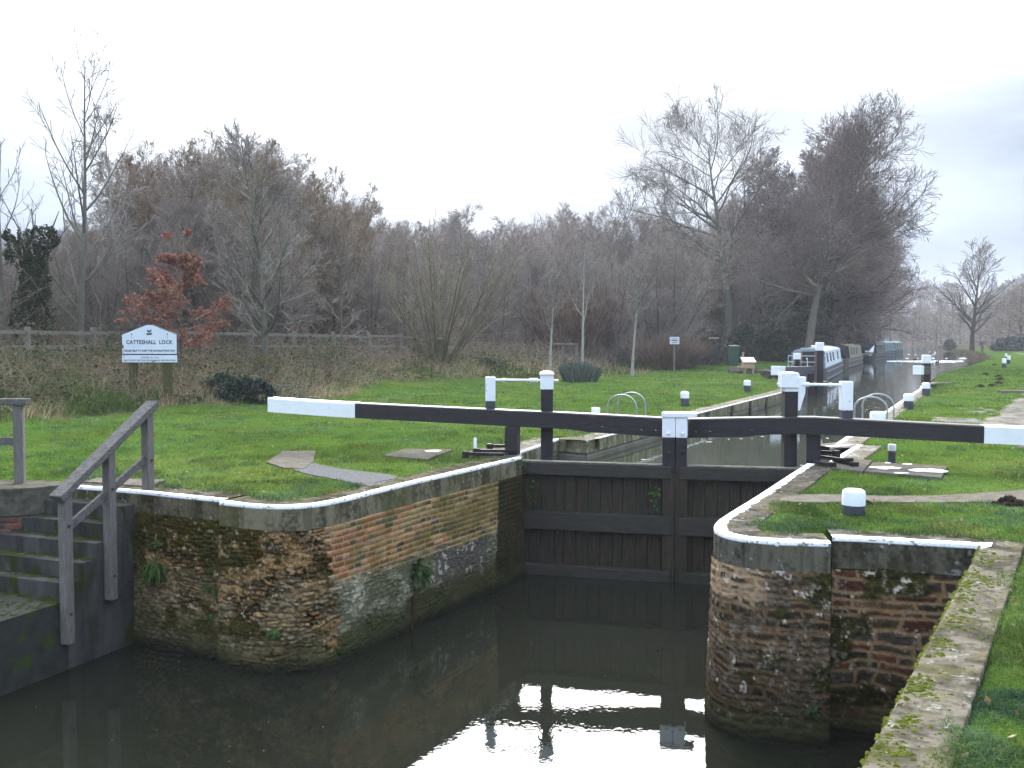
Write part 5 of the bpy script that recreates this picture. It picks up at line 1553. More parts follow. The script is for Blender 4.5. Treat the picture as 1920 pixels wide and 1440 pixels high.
rng = np.random.default_rng(77)
BRC = [(.20, .14, .11), (.15, .11, .085), (.26, .20, .15), (.12, .10, .07), (.17, .155, .10)]
BRL = [(.045, .065, .025), (.07, .09, .04), (.09, .105, .065), (.11, .06, .04), (.03, .045, .018), (.06, .085, .03)]
xy = area(17000, -14, 50, 13.2, 24, rng)
u, v = uv_of(xy[:, 0], xy[:, 1]); xy = xy[(rough_mask(xy[:, 0], xy[:, 1]) > .9) & (v > 13.0 + 2.6 * fbm(u * .3, u * 0, 2, 3) + 2.0 * sstep(8, 18, u))]
arcs(xy, 1.15, rng, BRC, 'bramble_stems', 'tangled purple brown bramble stems covering the bank by the fence', leafcols=BRL, nleaf=44000, leafsize=.065)
# leafy growth among the brambles, in clumps
xy = area(52000, -14, 34, 12.6, 20, rng); u, v = uv_of(xy[:, 0], xy[:, 1])
cl_ = fbm(xy[:, 0] * .55, xy[:, 1] * .55, 4, 301); k = (cl_ > .565) & (rough_mask(xy[:, 0], xy[:, 1]) > .6); xy, cl_, u, v = xy[k], cl_[k], u[k], v[k]
hh = (.10 + 3.0 * (cl_ - .565)) * (.6 + .5 * sstep(13, 17, v)) * rng.random(len(xy)) ** .6
o = leaves('undergrowth_foliage', np.stack([xy[:, 0], xy[:, 1], terr(xy[:, 0], xy[:, 1]) + hh], 1), rng.uniform(.035, .085, len(xy)), M_leafy, None,
           pick(rng, len(xy), [(.035, .065, .022), (.05, .085, .03), (.025, .045, .018), (.075, .10, .05), (.10, .085, .045)], .3), 12)
tag(o, 'dark green leafy growth clumped among the brambles below the fence', kind='stuff')
xy = area(5200, 12, 48, 13.5, 34, rng); u, v = uv_of(xy[:, 0], xy[:, 1]); xy = xy[(v > 14.5 + 2.5 * sstep(8, 20, u) - 3 * sstep(24, 34, u)) & (rough_mask(xy[:, 0], xy[:, 1]) > .9)]
arcs(xy, 1.9, rng, [(.27, .20, .17), (.22, .16, .13), (.32, .25, .20)], 'bramble_mound', 'pinkish bramble mound between the fence and the wood', r=.008, leafcols=BRL, nleaf=11000, leafsize=.07)
# tall dead grass standing in clumps at the foot of the bank
xy = area(16000, -14, 36, 12.2, 17.5, rng); k = (fbm(xy[:, 0] * .8, xy[:, 1] * .8, 3, 411) > .54) & (rough_mask(xy[:, 0], xy[:, 1]) > .5); xy = xy[k]
arcs(xy, .62, rng, [(.36, .29, .18), (.28, .22, .13), (.42, .35, .23), (.22, .17, .10)], 'dry_grass', 'pale dry grass standing in clumps at the foot of the bank', r=.0065, spreadf=.75)
# thicket at the foot of the wood
xy = area(24000, -20, 62, 23, 62, rng); u, v = uv_of(xy[:, 0], xy[:, 1]); xy = xy[(v > 24) | (u > 20)]
arcs(xy, 4.0, rng, [(.19, .145, .115), (.14, .11, .085), (.24, .185, .145), (.14, .135, .085)], 'woodland_thicket', 'dark brown twiggy thicket under the trees of the wood', r=.014, spreadf=.5, leafcols=[(.03, .04, .02), (.045, .05, .028)], nleaf=14000, leafsize=.11)
xy = area(8000, 48, 150, 11.5, 60, rng)
arcs(xy, 4.2, rng, [(.10, .08, .075), (.08, .068, .06), (.13, .105, .092)], 'waterside_thicket', 'dark thicket behind the shed and the moored boats', r=.02, spreadf=.5, leafcols=[(.025, .035, .02), (.04, .048, .03)], nleaf=9000, leafsize=.17)
# reeds and rough edge on the right bank of the canal
n = 5200; f = rng.random(n); i = rng.integers(3, 8, n); br = np.array(bankR)
p = br[i] * (1 - f)[:, None] + br[np.minimum(i + 1, 9)] * f[:, None] + rng.normal(0, .40, (n, 2)) + np.array([.3, -.1])
arcs(p, .48, rng, [(.20, .15, .11), (.15, .11, .08), (.24, .19, .14), (.12, .10, .06)], 'bank_reeds', 'dead brown reeds along the right canal bank', r=.022, spreadf=.35, zoff=-.25)
n = 6000; x = rng.uniform(46, 150, n); y = rng.uniform(95, 300, n); s = sdist(x, y, canal); az_ = np.arctan2(x, y)
k = (s > 10) & (az_ > .36) & (az_ < .56) & (np.hypot(x, y) > 158); p = np.stack([x, y], 1)[k]
arcs(p, 2.6, rng, [(.12, .095, .085), (.09, .075, .065), (.16, .125, .105), (.07, .075, .06)], 'meadow_scrub', 'low hazy scrub beyond the towpath meadow', r=.035, spreadf=.5)

# the body of the wood, which reads as one mass of twigs
def mass(n, pxr, Dr, margin, name, label, cols, r, rng):
    px = rng.uniform(*pxr, n); D = rng.uniform(*Dr, n); x = (px - 960) / F * D; z = terr(x, D)
    ytop = np.interp(px, sky_x, sky_y) + margin; hh = (2 + (HZ - ytop) / F * D - z) * (.78 + .36 * fbm(px / 34, px * 0 + 3, 3, 8))
    rows, cc = [], []; c = pick(rng, n, cols, .2)
    b0 = hh * rng.uniform(0, .8, n)
    p = np.stack([x, D, z + b0], 1); L_ = np.minimum(hh - b0, rng.uniform(1.2, 4.5, n)); a = rng.uniform(0, 6.28, n); tl = rng.uniform(.05, .75, n)
    d = np.stack([np.cos(a) * tl, np.sin(a) * tl, np.ones(n)], 1)
    for k in range(4):
        d = d + rng.normal(0, .16, (n, 3)); d /= np.linalg.norm(d, axis=1, keepdims=True); q = p + d * (L_ / 4)[:, None]
        rows.append(np.concatenate([p, q, np.full((n, 1), r * (1 - .18 * k)), np.full((n, 1), r * (1 - .18 * (k + 1)))], 1)); cc.append(c)
        # side twigs
        d2 = d + rng.normal(0, .6, (n, 3)); d2 /= np.linalg.norm(d2, axis=1, keepdims=True)
        rows.append(np.concatenate([q, q + d2 * (L_ * .28)[:, None], np.full((n, 1), r * .7), np.full((n, 1), r * .45)], 1)); cc.append(c)
        p = q
    tag(seg_mesh(name, np.concatenate(rows), M_twig, None, col=np.concatenate(cc)), label, kind='stuff')


mass(15000, (-160, 660), (62, 84), 30, 'wood_mass', 'dense brown mass of bare branches filling the left wood', BRWN + PURP, .017, rng)
mass(17000, (600, 1300), (88, 118), 22, 'wood_mass', 'dense purplish mass of bare branches filling the middle wood', PURP, .024, rng)
mass(9000, (1240, 1500), (108, 128), 40, 'wood_mass', 'dense purplish mass of bare branches behind the great tree', PURP, .026, rng)
# single bushes
t = thing('dogwood_shrub', 'reddish brown twiggy shrub around the small notice post', 'shrub', (0, 0, 0)); rng2 = np.random.default_rng(2); rows = []
for i in range(900):
    a, q = rng2.uniform(0, 6.28), rng2.random() ** .5; p = np.array([math.cos(a) * q * .9, math.sin(a) * q * .9, 0]); d = np.array([math.cos(a) * q * .6, math.sin(a) * q * .6, 1.0]); L_ = rng2.uniform(1.2, 2.5)
    for k in range(4):
        q2 = p + d / np.linalg.norm(d) * L_ / 4; rows.append([*p, *q2, .013, .011]); p = q2; d = d + rng2.normal(0, .16, 3)
seg_mesh('stems', rows, M_twig, t, col=pick(rng2, len(rows), [(.17, .115, .085), (.14, .095, .075), (.20, .145, .11)], .2)); put(t, 1240, 61, sz=1.0, s=1.25)
t2 = copy_tree(t); put(t2, 1272, 64, s=1.1, sz=.9, rz=2, label='reddish shrub between the notice post and the shed')
t3 = copy_tree(t); put(t3, 1075, 64, s=1.9, sz=2.1, rz=1, label='tall tawny coppice shrub behind the middle sapling')
t = thing('lavender_bush', 'rounded grey green lavender bush at the lawn edge', 'bush', (0, 0, 0)); rows = []
for i in range(3000):
    a, q = rng2.uniform(0, 6.28), rng2.random() ** .5; q *= .75 + .4 * math.sin(3 * a + 1) * .5 + .2 * rng2.random(); p = np.array([math.cos(a) * q * .75, math.sin(a) * q * .5, 0]); d = np.array([math.cos(a) * q * .45, math.sin(a) * q * .4, 1.0]) + rng2.normal(0, .10, 3)
    L_ = rng2.uniform(.55, 1.0) * (1.05 - .3 * q); rows.append([*p, *(p + d / np.linalg.norm(d) * L_), .014, .008])
seg_mesh('foliage', rows, M_twig, t, col=pick(rng2, len(rows), [(.11, .135, .105), (.14, .165, .13), (.08, .105, .08), (.19, .205, .175)], .25)); put(t, 1084, 44.5, s=1.02)
def ivybush(px, D, label, shape, cols, size, seed, n=3500, name='ivy_bush', cat='bush'):
    t = leafy(name, label, cat, n, shape, cols, size, seed); put(t, px, D, z=tz(P(px, HZ, D).x, D) - .1); return t
ivybush(425, 29.5, 'dark glossy ivy bush right of the sign, its left mound', [(0, 0, .3, .75, .5, .55, 1)], [(.018, .035, .018), (.03, .055, .032), (.075, .10, .085)], .065, 31)
ivybush(475, 29.5, 'dark glossy ivy bush at the foot of the pale straight trunk', [(0, 0, .3, .65, .45, .55, 1)], [(.018, .032, .022), (.03, .046, .034), (.05, .066, .058)], .065, 32)
ivybush(497, 32.8, 'cream and green variegated ivy round the pale trunk base', [(0, 0, .35, .5, .4, .75, 1)], [(.22, .20, .10), (.10, .11, .05), (.15, .14, .08), (.05, .06, .03)], .05, 33, 2200, 'variegated_ivy', 'ivy')
ivybush(530, 30.2, 'pale leaved low shrub above the white beam end', [(0, 0, .25, .7, .45, .5, 1)], [(.16, .16, .12), (.09, .10, .06), (.20, .19, .14)], .05, 34, 1800, 'low_shrub', 'shrub')
ivybush(925, 46.5, 'dark evergreen shrub with a yellow patch left of the tall paddle post', [(0, 0, .35, .8, .5, .65, .9), (-.1, -.4, .7, .15, .12, .14, .1)], [(.03, .05, .025), (.06, .08, .05), (.12, .13, .08)], .075, 35, 2600, 'evergreen_shrub', 'shrub')
ivybush(1180, 62, 'small blue green shrub behind the rightmost sapling', [(0, 0, .5, .8, .6, .9, 1)], [(.05, .07, .06), (.08, .10, .09)], .09, 36, 1500, 'evergreen_shrub', 'shrub')
ivybush(1908, 142, 'grey green bush right of the walker', [(0, 0, .8, 3.6, 2.0, 1.3, 1)], [(.07, .085, .075), (.10, .11, .095), (.05, .06, .05)], .30, 37, 3500, 'willow_bush', 'bush')
ivybush(1781, 165, 'small dark bush on the grass left of the walker', [(0, 0, .6, 1.0, 1.0, 1.0, 1)], [(.09, .09, .075), (.12, .115, .095)], .26, 38, 1200, 'dark_bush', 'bush')


def blades(name, xy, hgt, wid, cols, rng, label, lean=.5, zo=-.012, kind='stuff', two=True):
    n = len(xy); z = terr(xy[:, 0], xy[:, 1]) + .02 + zo
    a = rng.uniform(0, 2 * PI, n); la = rng.uniform(0, 2 * PI, n); ln = hgt * lean * rng.uniform(.2, 1.3, n)
    sx, sy = np.cos(a) * wid / 2, np.sin(a) * wid / 2
    bx, by = np.cos(la) * ln, np.sin(la) * ln
    X, Y = xy[:, 0], xy[:, 1]
    rows = [np.stack([X - sx, Y - sy, z], 1), np.stack([X + sx, Y + sy, z], 1)]
    if two:
        rows += [np.stack([X + sx * .8 + bx * .35, Y + sy * .8 + by * .35, z + hgt * .6], 1), np.stack([X - sx * .8 + bx * .35, Y - sy * .8 + by * .35, z + hgt * .6], 1)]
    k = 1.0
    rows += [np.stack([X + sx * .12 + bx, Y + sy * .12 + by, z + hgt * (1 - .25 * lean)], 1), np.stack([X - sx * .12 + bx, Y - sy * .12 + by, z + hgt * (1 - .25 * lean)], 1)]
    m = len(rows); V = np.stack(rows, 1); b = (np.arange(n) * m)[:, None]
    Q = [b + np.array([[0, 1, 2, 3]])]
    if two: Q.append(b + np.array([[3, 2, 4, 5]]))
    tag(np_mesh(name, V.reshape(-1, 3), np.concatenate(Q), M_blade, None, np.repeat(cols, m, axis=0)), label, kind=kind)


M_blade = mat_col('grass_blade', matte=True, transl=.35)
rng = np.random.default_rng(1)
def lawn_pts(n, r0, r1, az=.60, smin=.18):
    a = rng.uniform(-az, az, n); r = np.exp(rng.uniform(math.log(r0), math.log(r1), n)); x, y = r * np.sin(a), r * np.cos(a)
    s = sdist(x, y, canal)
    nn = .22 * (fbm(x * 2.5, y * 2.5, 3, 33) - .5); fg = (y < 10) & (x < 4.7)
    k = (s > np.where(fg, .265, .34) + nn) & (path_mask(x, y) < .5)
    x, y = x[k], y[k]; k = ~pad_mask(x + .05 * (vnoise(x * 9, y * 9, 1) - .5), y + .10 * (vnoise(x * 9, y * 9, 2) - .5)); x, y = x[k], y[k]
    return np.stack([x, y], 1)


GR = [(.084, .140, .030), (.069, .122, .033), (.118, .168, .030), (.050, .098, .040), (.165, .205, .066)]
def gcols(xy):
    c = pick(rng, len(xy), GR, .18)
    d = sstep(.40, .62, fbm(xy[:, 0] * .8, xy[:, 1] * .8, 4, 2)); c = c * (.74 + .42 * d)[:, None] * (.8 + .4 * fbm(xy[:, 0] * .22, xy[:, 1] * .22, 3, 71))[:, None]
    y_ = sstep(.5, .7, fbm(xy[:, 0] * .5 + 9, xy[:, 1] * .5, 3, 8)); c = mixc(c, c * np.array([1.25, 1.08, .9]), y_)
    b_ = sstep(.48, .62, fbm(xy[:, 0] * 1.5, xy[:, 1] * 1.5, 4, 55)); c = mixc(c, c * np.array([.72, .86, 1.7]), b_ * .7)
    ol = sstep(.60, .72, fbm(xy[:, 0] * 1.1 + 3, xy[:, 1] * .8, 4, 66)); c = mixc(c, c * np.array([1.25, .95, 1.1]), ol * .8)
    hf = fbm(xy[:, 0] * 4.5, xy[:, 1] * 3.2, 3, 88); c = c * (.66 + .72 * hf)[:, None]
    dk = sstep(.66, .74, fbm(xy[:, 0] * 2.6 + 4, xy[:, 1] * 1.7, 3, 97)); c = mixc(c, c * np.array([.60, .70, .9]), dk)
    return np.clip(c, 0, 1)
xy = lawn_pts(620000, 3.2, 14); rr_ = np.hypot(xy[:, 0], xy[:, 1]); tuft = fbm(xy[:, 0] * 3.2, xy[:, 1] * 3.2, 3, 15)
rm_ = rough_mask(xy[:, 0], xy[:, 1]) < .5; xy, rr_, tuft = xy[rm_], rr_[rm_], tuft[rm_]
blades('lawn_grass', xy, (.016 + .060 * sstep(.25, .8, tuft)) * rng.uniform(.6, 1.3, len(xy)), np.maximum(.004, rr_ * .00055), gcols(xy), rng, 'short damp green lawn grass near the lock', lean=1.25)
xy = lawn_pts(560000, 14, 75); rr_ = np.hypot(xy[:, 0], xy[:, 1]); tuft = fbm(xy[:, 0] * 2.4, xy[:, 1] * 2.4, 4, 16)
rm_ = rough_mask(xy[:, 0], xy[:, 1]) < .5; xy, rr_, tuft = xy[rm_], rr_[rm_], tuft[rm_]
blades('mown_grass', xy, (.014 + .075 * sstep(.35, .85, tuft)) * rng.uniform(.6, 1.3, len(xy)), np.maximum(.007, rr_ * .00055), gcols(xy), rng, 'mown green grass farther from the lock', lean=.8, two=False)
# a few dead leaves and straws lying in the grass
xy = lawn_pts(2600, 4, 45); z = terr(xy[:, 0], xy[:, 1]) + .035
o = leaves('fallen_leaves', np.stack([xy[:, 0], xy[:, 1], z], 1), rng.uniform(.018, .04, len(xy)), M_leafy, None, pick(rng, len(xy), [(.20, .13, .07), (.14, .09, .05), (.30, .24, .16)], .2), 4)
tag(o, 'scattered dead leaves lying on the lawns', kind='stuff')
# rough tussocks on the bank
n = 130000; a = rng.uniform(-.62, .35, n); r = np.exp(rng.uniform(math.log(20), math.log(75), n)); xy = np.stack([r * np.sin(a), r * np.cos(a)], 1)
u, v = uv_of(xy[:, 0], xy[:, 1]); k = (rough_mask(xy[:, 0], xy[:, 1]) > rng.uniform(.25, .8, n)) & (v < 21); xy = xy[k]; u, v = u[k], v[k]
tn = fbm(xy[:, 0] * .9, xy[:, 1] * .9, 4, 91); dead = sstep(.40, .60, fbm(xy[:, 0] * .55, xy[:, 1] * .55, 3, 92) + .08 * sstep(13, 18, v) - .05)
c = mixc(pick(rng, len(xy), [(.06, .10, .025), (.045, .08, .022), (.08, .115, .03)], .2), pick(rng, len(xy), [(.26, .20, .12), (.20, .155, .10), (.32, .26, .17), (.16, .11, .07)], .2), (dead > rng.random(len(xy))).astype(float))
blades('tussock_grass', xy, (.12 + .55 * sstep(.35, .75, tn)) * rng.uniform(.5, 1.2, len(xy)), np.maximum(.012, np.hypot(xy[:, 0], xy[:, 1]) * .0006), c, rng, 'rough straw and green tussock grass on the bank', lean=.9)


# ------------------------------------------------------------------ plants on the walls, moss, molehills
def wall_pt(path, px, py, o=.05):
    s, q, nr_ = resample(path, .02); i = np.argmin(np.abs(q[:, 0] / q[:, 1] - (px - 960) / F)); d = ray(px, py)
    D = q[i, 1] - o; return Vector((q[i, 0] + nr_[i, 0] * o, q[i, 1] + nr_[i, 1] * o, H + d.z / d.y * D)), Vector((nr_[i, 0], nr_[i, 1], 0))


def fern(path, px, py, label, n, ln, cols, hang=.6, name='fern', cat='fern', seed=0, leafy_=True, wid=.02):
    p, nr_ = wall_pt(path, px, py); t = thing(name, label, cat, p); rng2 = np.random.default_rng(seed); V, Q, CC = [], [], []
    for i in range(n):
        d = nr_ * rng2.uniform(.3, 1) + Vector((rng2.normal(0, .6), rng2.normal(0, .2), rng2.uniform(-.1, .9))); d.normalize(); q = p + Vector((rng2.normal(0, ln * .2), 0, rng2.normal(0, ln * .2))); L_ = ln * rng2.uniform(.5, 1.2); c = pick(rng2, 1, cols, .2)[0]
        sd_v = d.cross(Vector((0, 0, 1))); sd_v = sd_v.normalized() if sd_v.length > .01 else Vector((1, 0, 0)); st = 7
        prev = None
        for k in range(st):
            w_ = wid * math.sin(PI * (k + .6) / (st + .6)) * (1 + (.5 if leafy_ and k % 2 else 0)); a, b_ = q - sd_v * w_, q + sd_v * w_
            o = len(V); V += [a, b_]; CC += [c, c]
            if k: Q.append((o - 2, o - 1, o + 1, o))
            d = (d + Vector((0, 0, -hang * .3))).normalized(); q = q + d * L_ / st
    np_mesh('fronds', np.array([tuple(v) for v in V]), np.array(Q), M_leafy, t, np.array(CC)); return t


GRN = [(.035, .07, .018), (.05, .095, .025), (.07, .12, .03)]
fern(lp2, 772, 1072, 'leafy green plant hanging over a rusty pipe stub on the brick wall', 90, .26, [(.03, .055, .02), (.05, .085, .03), (.08, .11, .05)], .9, 'hanging_plant', 'plant', 1, wid=.028)
fern(lw1, 293, 1066, 'drooping grassy fern on the rubble wall beside the handrail', 90, .30, GRN, 1.1, seed=2, wid=.008)
fern(lp2, 512, 1186, 'bright small fern low on the rubble wall near the water', 34, .13, GRN, .7, seed=3, wid=.014)
fern(lw1, 395, 1103, 'sparse little fern in the mossy rubble under the coping joint', 22, .12, GRN, .7, seed=4, wid=.012)
fern(lw1, 300, 1018, 'small ivy sprig high on the wall beside the tallest handrail post', 16, .10, GRN, .6, 'ivy_sprig', 'ivy', 5, wid=.02)
fern(lw1, 395, 1155, 'tiny weed on the damp wall above the water in the left corner', 14, .10, GRN, .6, 'weed', 'plant', 6, wid=.012)
fern(rp1, 1440, 1322, 'dark fern low on the right rubble wall', 40, .16, [(.03, .05, .022), (.045, .065, .03)], .8, seed=7, wid=.014)
fern(rp1, 1540, 1330, 'fern growing in the vertical joint of the right wall', 18, .13, [(.03, .05, .022), (.045, .065, .03)], .8, seed=8, wid=.012)
s_rust = wall_pt(lp2, 762, 1150, .06)[0]
tag(MB().bar((s_rust.x, s_rust.y - .02, -2.2), (s_rust.x + .015, s_rust.y + .02, s_rust.z + .22), .05, .04).build('rusty_post', mat('rusted_iron', (.06, .03, .018), (.03, .02, .015), scale=14, rough=.9, bump=.3), bevel=.004), 'thin rusty iron post standing against the brick wall in the water', 'post')
for j, (s_, z_) in enumerate(((.12, -.16), (.03, -.98), (2.05, -.60), (.35, -.62))):
    p = WGL(s_ if j != 2 else LL - .32, .21, z_); t = thing('gate_weed', ('small bright weed at the top left of the left gate', 'small weed on the left gate frame at the middle beam', 'trailing weed beside the mitre post of the left gate', 'straggly weed on the upper planks of the left gate')[j], 'plant', p)
    rng2 = np.random.default_rng(60 + j); pts = np.array(p) + rng2.normal(0, 1, (46, 3)) * np.array([.05, .03, .06 if j < 2 else .12])
    leaves('leaves', pts, .04, M_leafy, t, pick(rng2, 46, [(.06, .13, .03), (.04, .09, .025), (.09, .14, .04)], .2), j)
# moss cushions on the foreground wall
b = MB(); rg = random.Random(6); nF = Vector((fgdir.y, -fgdir.x))
if nF.x > 0: nF = -nF
cl = [(rg.uniform(.3, 5.6), rg.betavariate(1.1, 2.4) * .27) for _ in range(40)]
for i in range(1500):
    if rg.random() < .66:
        c_ = rg.choice(cl); s, o = c_[0] + rg.gauss(0, .06), c_[1] + rg.gauss(0, .045); r = rg.choice((.005, .006, .008, .010, .014))
    else: s, o = rg.uniform(.2, 6), rg.uniform(.01, .40); r = rg.uniform(.004, .009)
    if not .012 < o < .30: continue
    p = Vector(FGA) + fgdir * s - nF * o
    b.blob((p.x, p.y, .012), (r * rg.uniform(1, 1.9), r * rg.uniform(1, 1.6), r * rg.uniform(.8, 1.15)), i, .2, 8)
mm = mat('yellow_green_moss', (.165, .19, .030), (.095, .115, .020), scale=30, rough=1, bump=1.0, bscale=220, c3=(.22, .22, .055), s3=60, t3=.6, spec=.05)
tag(b.build('moss_cushions', mm, smooth=True, fix=False), 'cushions of yellow green moss on the foreground wall top', kind='stuff')
b = MB()
for i in range(420):
    s = rg.uniform(0.1, 8); r = rg.uniform(.006, .015); p = Vector(FGA) + fgdir * s - nF * rg.uniform(-.012, .012)
    b.blob((p.x, p.y, .004), (r * 1.6, r * 1.6, r), i, .2, 6)
tag(b.build('moss_fringe', mm, smooth=True, fix=False), 'fringe of moss along the edge of the foreground wall', kind='stuff')
M_soil = mat('dark_crumbly_soil', (.022, .017, .013), (.05, .038, .028), scale=24, rough=1, bump=1.0, bscale=60)
def molehill(px, py, r, label, seed):
    p = G(px, py); b = MB(); rg2 = random.Random(seed); b.blob((p.x, p.y, -.01), (r, r * .8, r * .42), seed, .3, 14)
    for i in range(40):
        a, q = rg2.uniform(0, 6.28), rg2.random() ** .6 * 1.15; k = rg2.uniform(.10, .22) * r
        b.blob((p.x + math.cos(a) * q * r, p.y + math.sin(a) * q * r * .8, max(.0, r * .42 * (1 - q * q)) + k * .2), (k, k, k * .8), i + seed, .4, 6)
    tag(b.build('molehill', M_soil, fix=False), label, 'molehill', 'molehills on the right lawn')
molehill(1893, 945, .17, 'large dark molehill at the right edge beside the concrete path', 1)
molehill(1622, 945, .085, 'small molehill just behind the fat white bollard', 2)
for i, (px, py, lb) in enumerate(((1848, 702, 'far molehill nearest the three small bollards'), (1872, 706, 'far molehill, right one of the upper pair'), (1875, 711, 'far molehill just below the upper pair'), (1838, 725, 'far molehill, leftmost of the lower row'), (1860, 724, 'far molehill, middle of the lower row'), (1872, 719, 'far molehill, right end of the lower row'), (1864, 684, 'tiny far molehill on the left grass verge near the reeds'))):
    molehill(px, py, .17 if i < 6 else .14, lb, 10 + i)
# ------------------------------------------------------------------ narrowboats
def flat(name, c, rough=.5, k=.85): return mat(name, c, tuple(x * k for x in c), scale=3, rough=rough, bump=.08, bscale=8)


def narrowboat(name, label, cx, D, d, L_, hull_c, cab_c, end_c, roof_c, windows, deck=1.7, cab_end=3.0, win=True, ch=1.0):
    t = thing(name, label, 'narrowboat', (0, 0, 0), 'boats moored along the left bank')
    mh, mc, me_, mr = flat('boat_hull_paint', hull_c), flat('boat_cabin_paint', cab_c, .45), flat('boat_end_paint', end_c), flat('boat_roof_paint', roof_c, .6)
    def hs(y, w, zt): return [Vector((-w, y, zt)), Vector((-w * .96, y, -.35)), Vector((w * .96, y, -.35)), Vector((w, y, zt))]
    MB().loft([hs(-.1, .55, .72), hs(.25, .90, .72), hs(.8, 1.03, .72), hs(L_ - 3, 1.03, .74), hs(L_ - 1.5, .88, .85), hs(L_ - .5, .50, .98), hs(L_, .12, 1.08)]).build('hull', mh, t, bevel=.02)
    b = MB(); b.tube([(1.045, .6, .50), (1.045, L_ - 3, .50)], .035, 6); b.tube([(1.045, .6, .12), (1.045, L_ - 3, .12)], .03, 6); b.build('rubbing_strake', flat('strake_paint', (.16, .17, .19)), t)
    def cs(y): return [Vector((-.93, y, .72)), Vector((.93, y, .72)), Vector((.80, y, 1.62 * ch)), Vector((.62, y, 1.70 * ch)), Vector((0, y, 1.80 * ch)), Vector((-.62, y, 1.70 * ch)), Vector((-.80, y, 1.62 * ch))]
    MB().loft([cs(deck), cs(L_ - cab_end)]).build('cabin', mc, t, bevel=.02)
    b = MB(); b.loft([[v + Vector((0, 0, .012)) for v in cs(y)[2:]] for y in (deck - .10, L_ - cab_end + .08)]); b.build('roof', mr, t)
    for y in windows:
        w = MB(); w.hexa([Vector((.905 - .006, y, .98)), Vector((.905 - .006, y + 1.0, .98)), Vector((.885, y + 1.0, .98)), Vector((.885, y, .98))][::-1], [Vector((.83, y, 1.50)), Vector((.83, y + 1.0, 1.50)), Vector((.80, y + 1.0, 1.50)), Vector((.80, y, 1.50))][::-1])
        wv = MB(); wv.add([(x + .018, y_, z) for x, y_, z in ((.893, y, .98), (.893, y + 1, .98), (.818, y + 1, 1.5), (.818, y, 1.5))] + [(x - .03, y_, z) for x, y_, z in ((.893, y, .98), (.893, y + 1, .98), (.818, y + 1, 1.5), (.818, y, 1.5))],
                        [(0, 1, 2, 3), (7, 6, 5, 4), (0, 4, 5, 1), (1, 5, 6, 2), (2, 6, 7, 3), (3, 7, 4, 0)])
        wv.build('window', M_glassdark, t, bevel=.004)
    t['_end'] = 0; del t['_end']
    return t, me_


def place_boat(t, cx, D, d): t.location = (cx, D, WU); t.rotation_euler = (0, 0, math.atan2(-d[0], d[1]))


M_glassdark = mat('dark_window_glass', (.02, .022, .025), (.03, .032, .035), rough=.12, spec=.6)
M_canvas = mat('black_canvas', (.022, .023, .026), (.04, .04, .043), scale=4, rough=.85, bump=.4, bscale=6)
n1, me1 = narrowboat('narrowboat', 'pale grey narrowboat with open stern doors, nearest of the moored boats', 0, 0, 0, 19, (.055, .06, .072), (.64, .70, .77), (.22, .26, .31), (.45, .50, .55), (3.0, 5.6, 8.0, 12.2), deck=1.5)
MB().box((-.62, 1.47, 1.15), (.56, .05, .86)).build('cabin_end', me1, n1); MB().box((.68, 1.47, 1.15), (.42, .05, .86)).build('cabin_end', me1, n1)
MB().box((.03, 1.46, 1.12), (.72, .04, .94)).build('doorway_shade_panel', flat('painted_doorway_shade', (.018, .014, .012)), n1)  # near-black panel painted for the unlit cabin inside the open doors
b = MB(); b.box((-.36, 1.25, 1.10), (.05, .42, .92)); b.build('door', flat('varnished_door', (.36, .19, .12)), n1)
b = MB(); b.box((.36, 1.22, 1.10), (.05, .40, .92)); b.build('door', flat('brown_door', (.13, .085, .04)), n1)
b = MB()
for z in (1.05, 1.38): b.tube([(-.95, 1.4, z), (-.98, .5, z), (-.55, .02, z), (.55, .02, z), (.98, .5, z), (.95, 1.4, z)], .022, 6)
for x, y in ((-.98, .5), (-.55, .02), (.55, .02), (.98, .5)): b.tube([(x, y, .7), (x, y, 1.38)], .02, 6)
b.tube([(-.42, 1.3, 1.78), (.46, 1.3, 1.78)], .03, 6)
b.build('stern_rail', flat('pale_rail', (.45, .52, .60)), n1)
b = MB()
for y in (3, 4.6, 6.6, 9.5): b.lathe([(.10, 1.76), (.05, 1.80), (.05, 1.86), (.12, 1.88), (.10, 1.92), (.01, 1.94)], (.1, y, 0), 10)
b.build('roof_vent', flat('white_vent', (.75, .77, .80)), n1)
b = MB(); b.tube([(0, .9, .75), (0, .9, 1.15), (0, .55, 1.25), (0, .35, 1.2)], .022, 6); b.build('tiller', M_whiterod, n1)
place_boat(n1, 15.85, 53.2, (.37, .93))
n2, me2 = narrowboat('narrowboat', 'olive narrowboat with black canvas cover, moored second behind the grey one', 0, 0, 0, 19, (.065, .055, .035), (.17, .17, .105), (.12, .10, .07), (.20, .16, .11), (5, 7.4, 10), deck=3.0)
MB().loft([[Vector((-.9, 1.0, .75)), Vector((.9, 1.0, .75)), Vector((.55, 1.0, 1.35)), Vector((0, 1.0, 1.62)), Vector((-.55, 1.0, 1.35))], [Vector((-.95, 3.05, .75)), Vector((.95, 3.05, .75)), Vector((.82, 3.05, 1.68)), Vector((0, 3.05, 1.88)), Vector((-.82, 3.05, 1.68))]]).build('canvas_cover', M_canvas, n2)
MB().box((.2, -.02, .60), (.95, .08, .34)).build('bow_board', flat('red_white_board', (.45, .33, .33)), n2)
place_boat(n2, 24.6, 75.5, (.40, .917))
n3, me3 = narrowboat('narrowboat', 'black narrowboat with white tarpaulin at its near end, third in the line', 0, 0, 0, 13, (.018, .02, .018), (.028, .045, .03), (.02, .02, .02), (.04, .05, .045), (), deck=3.2)
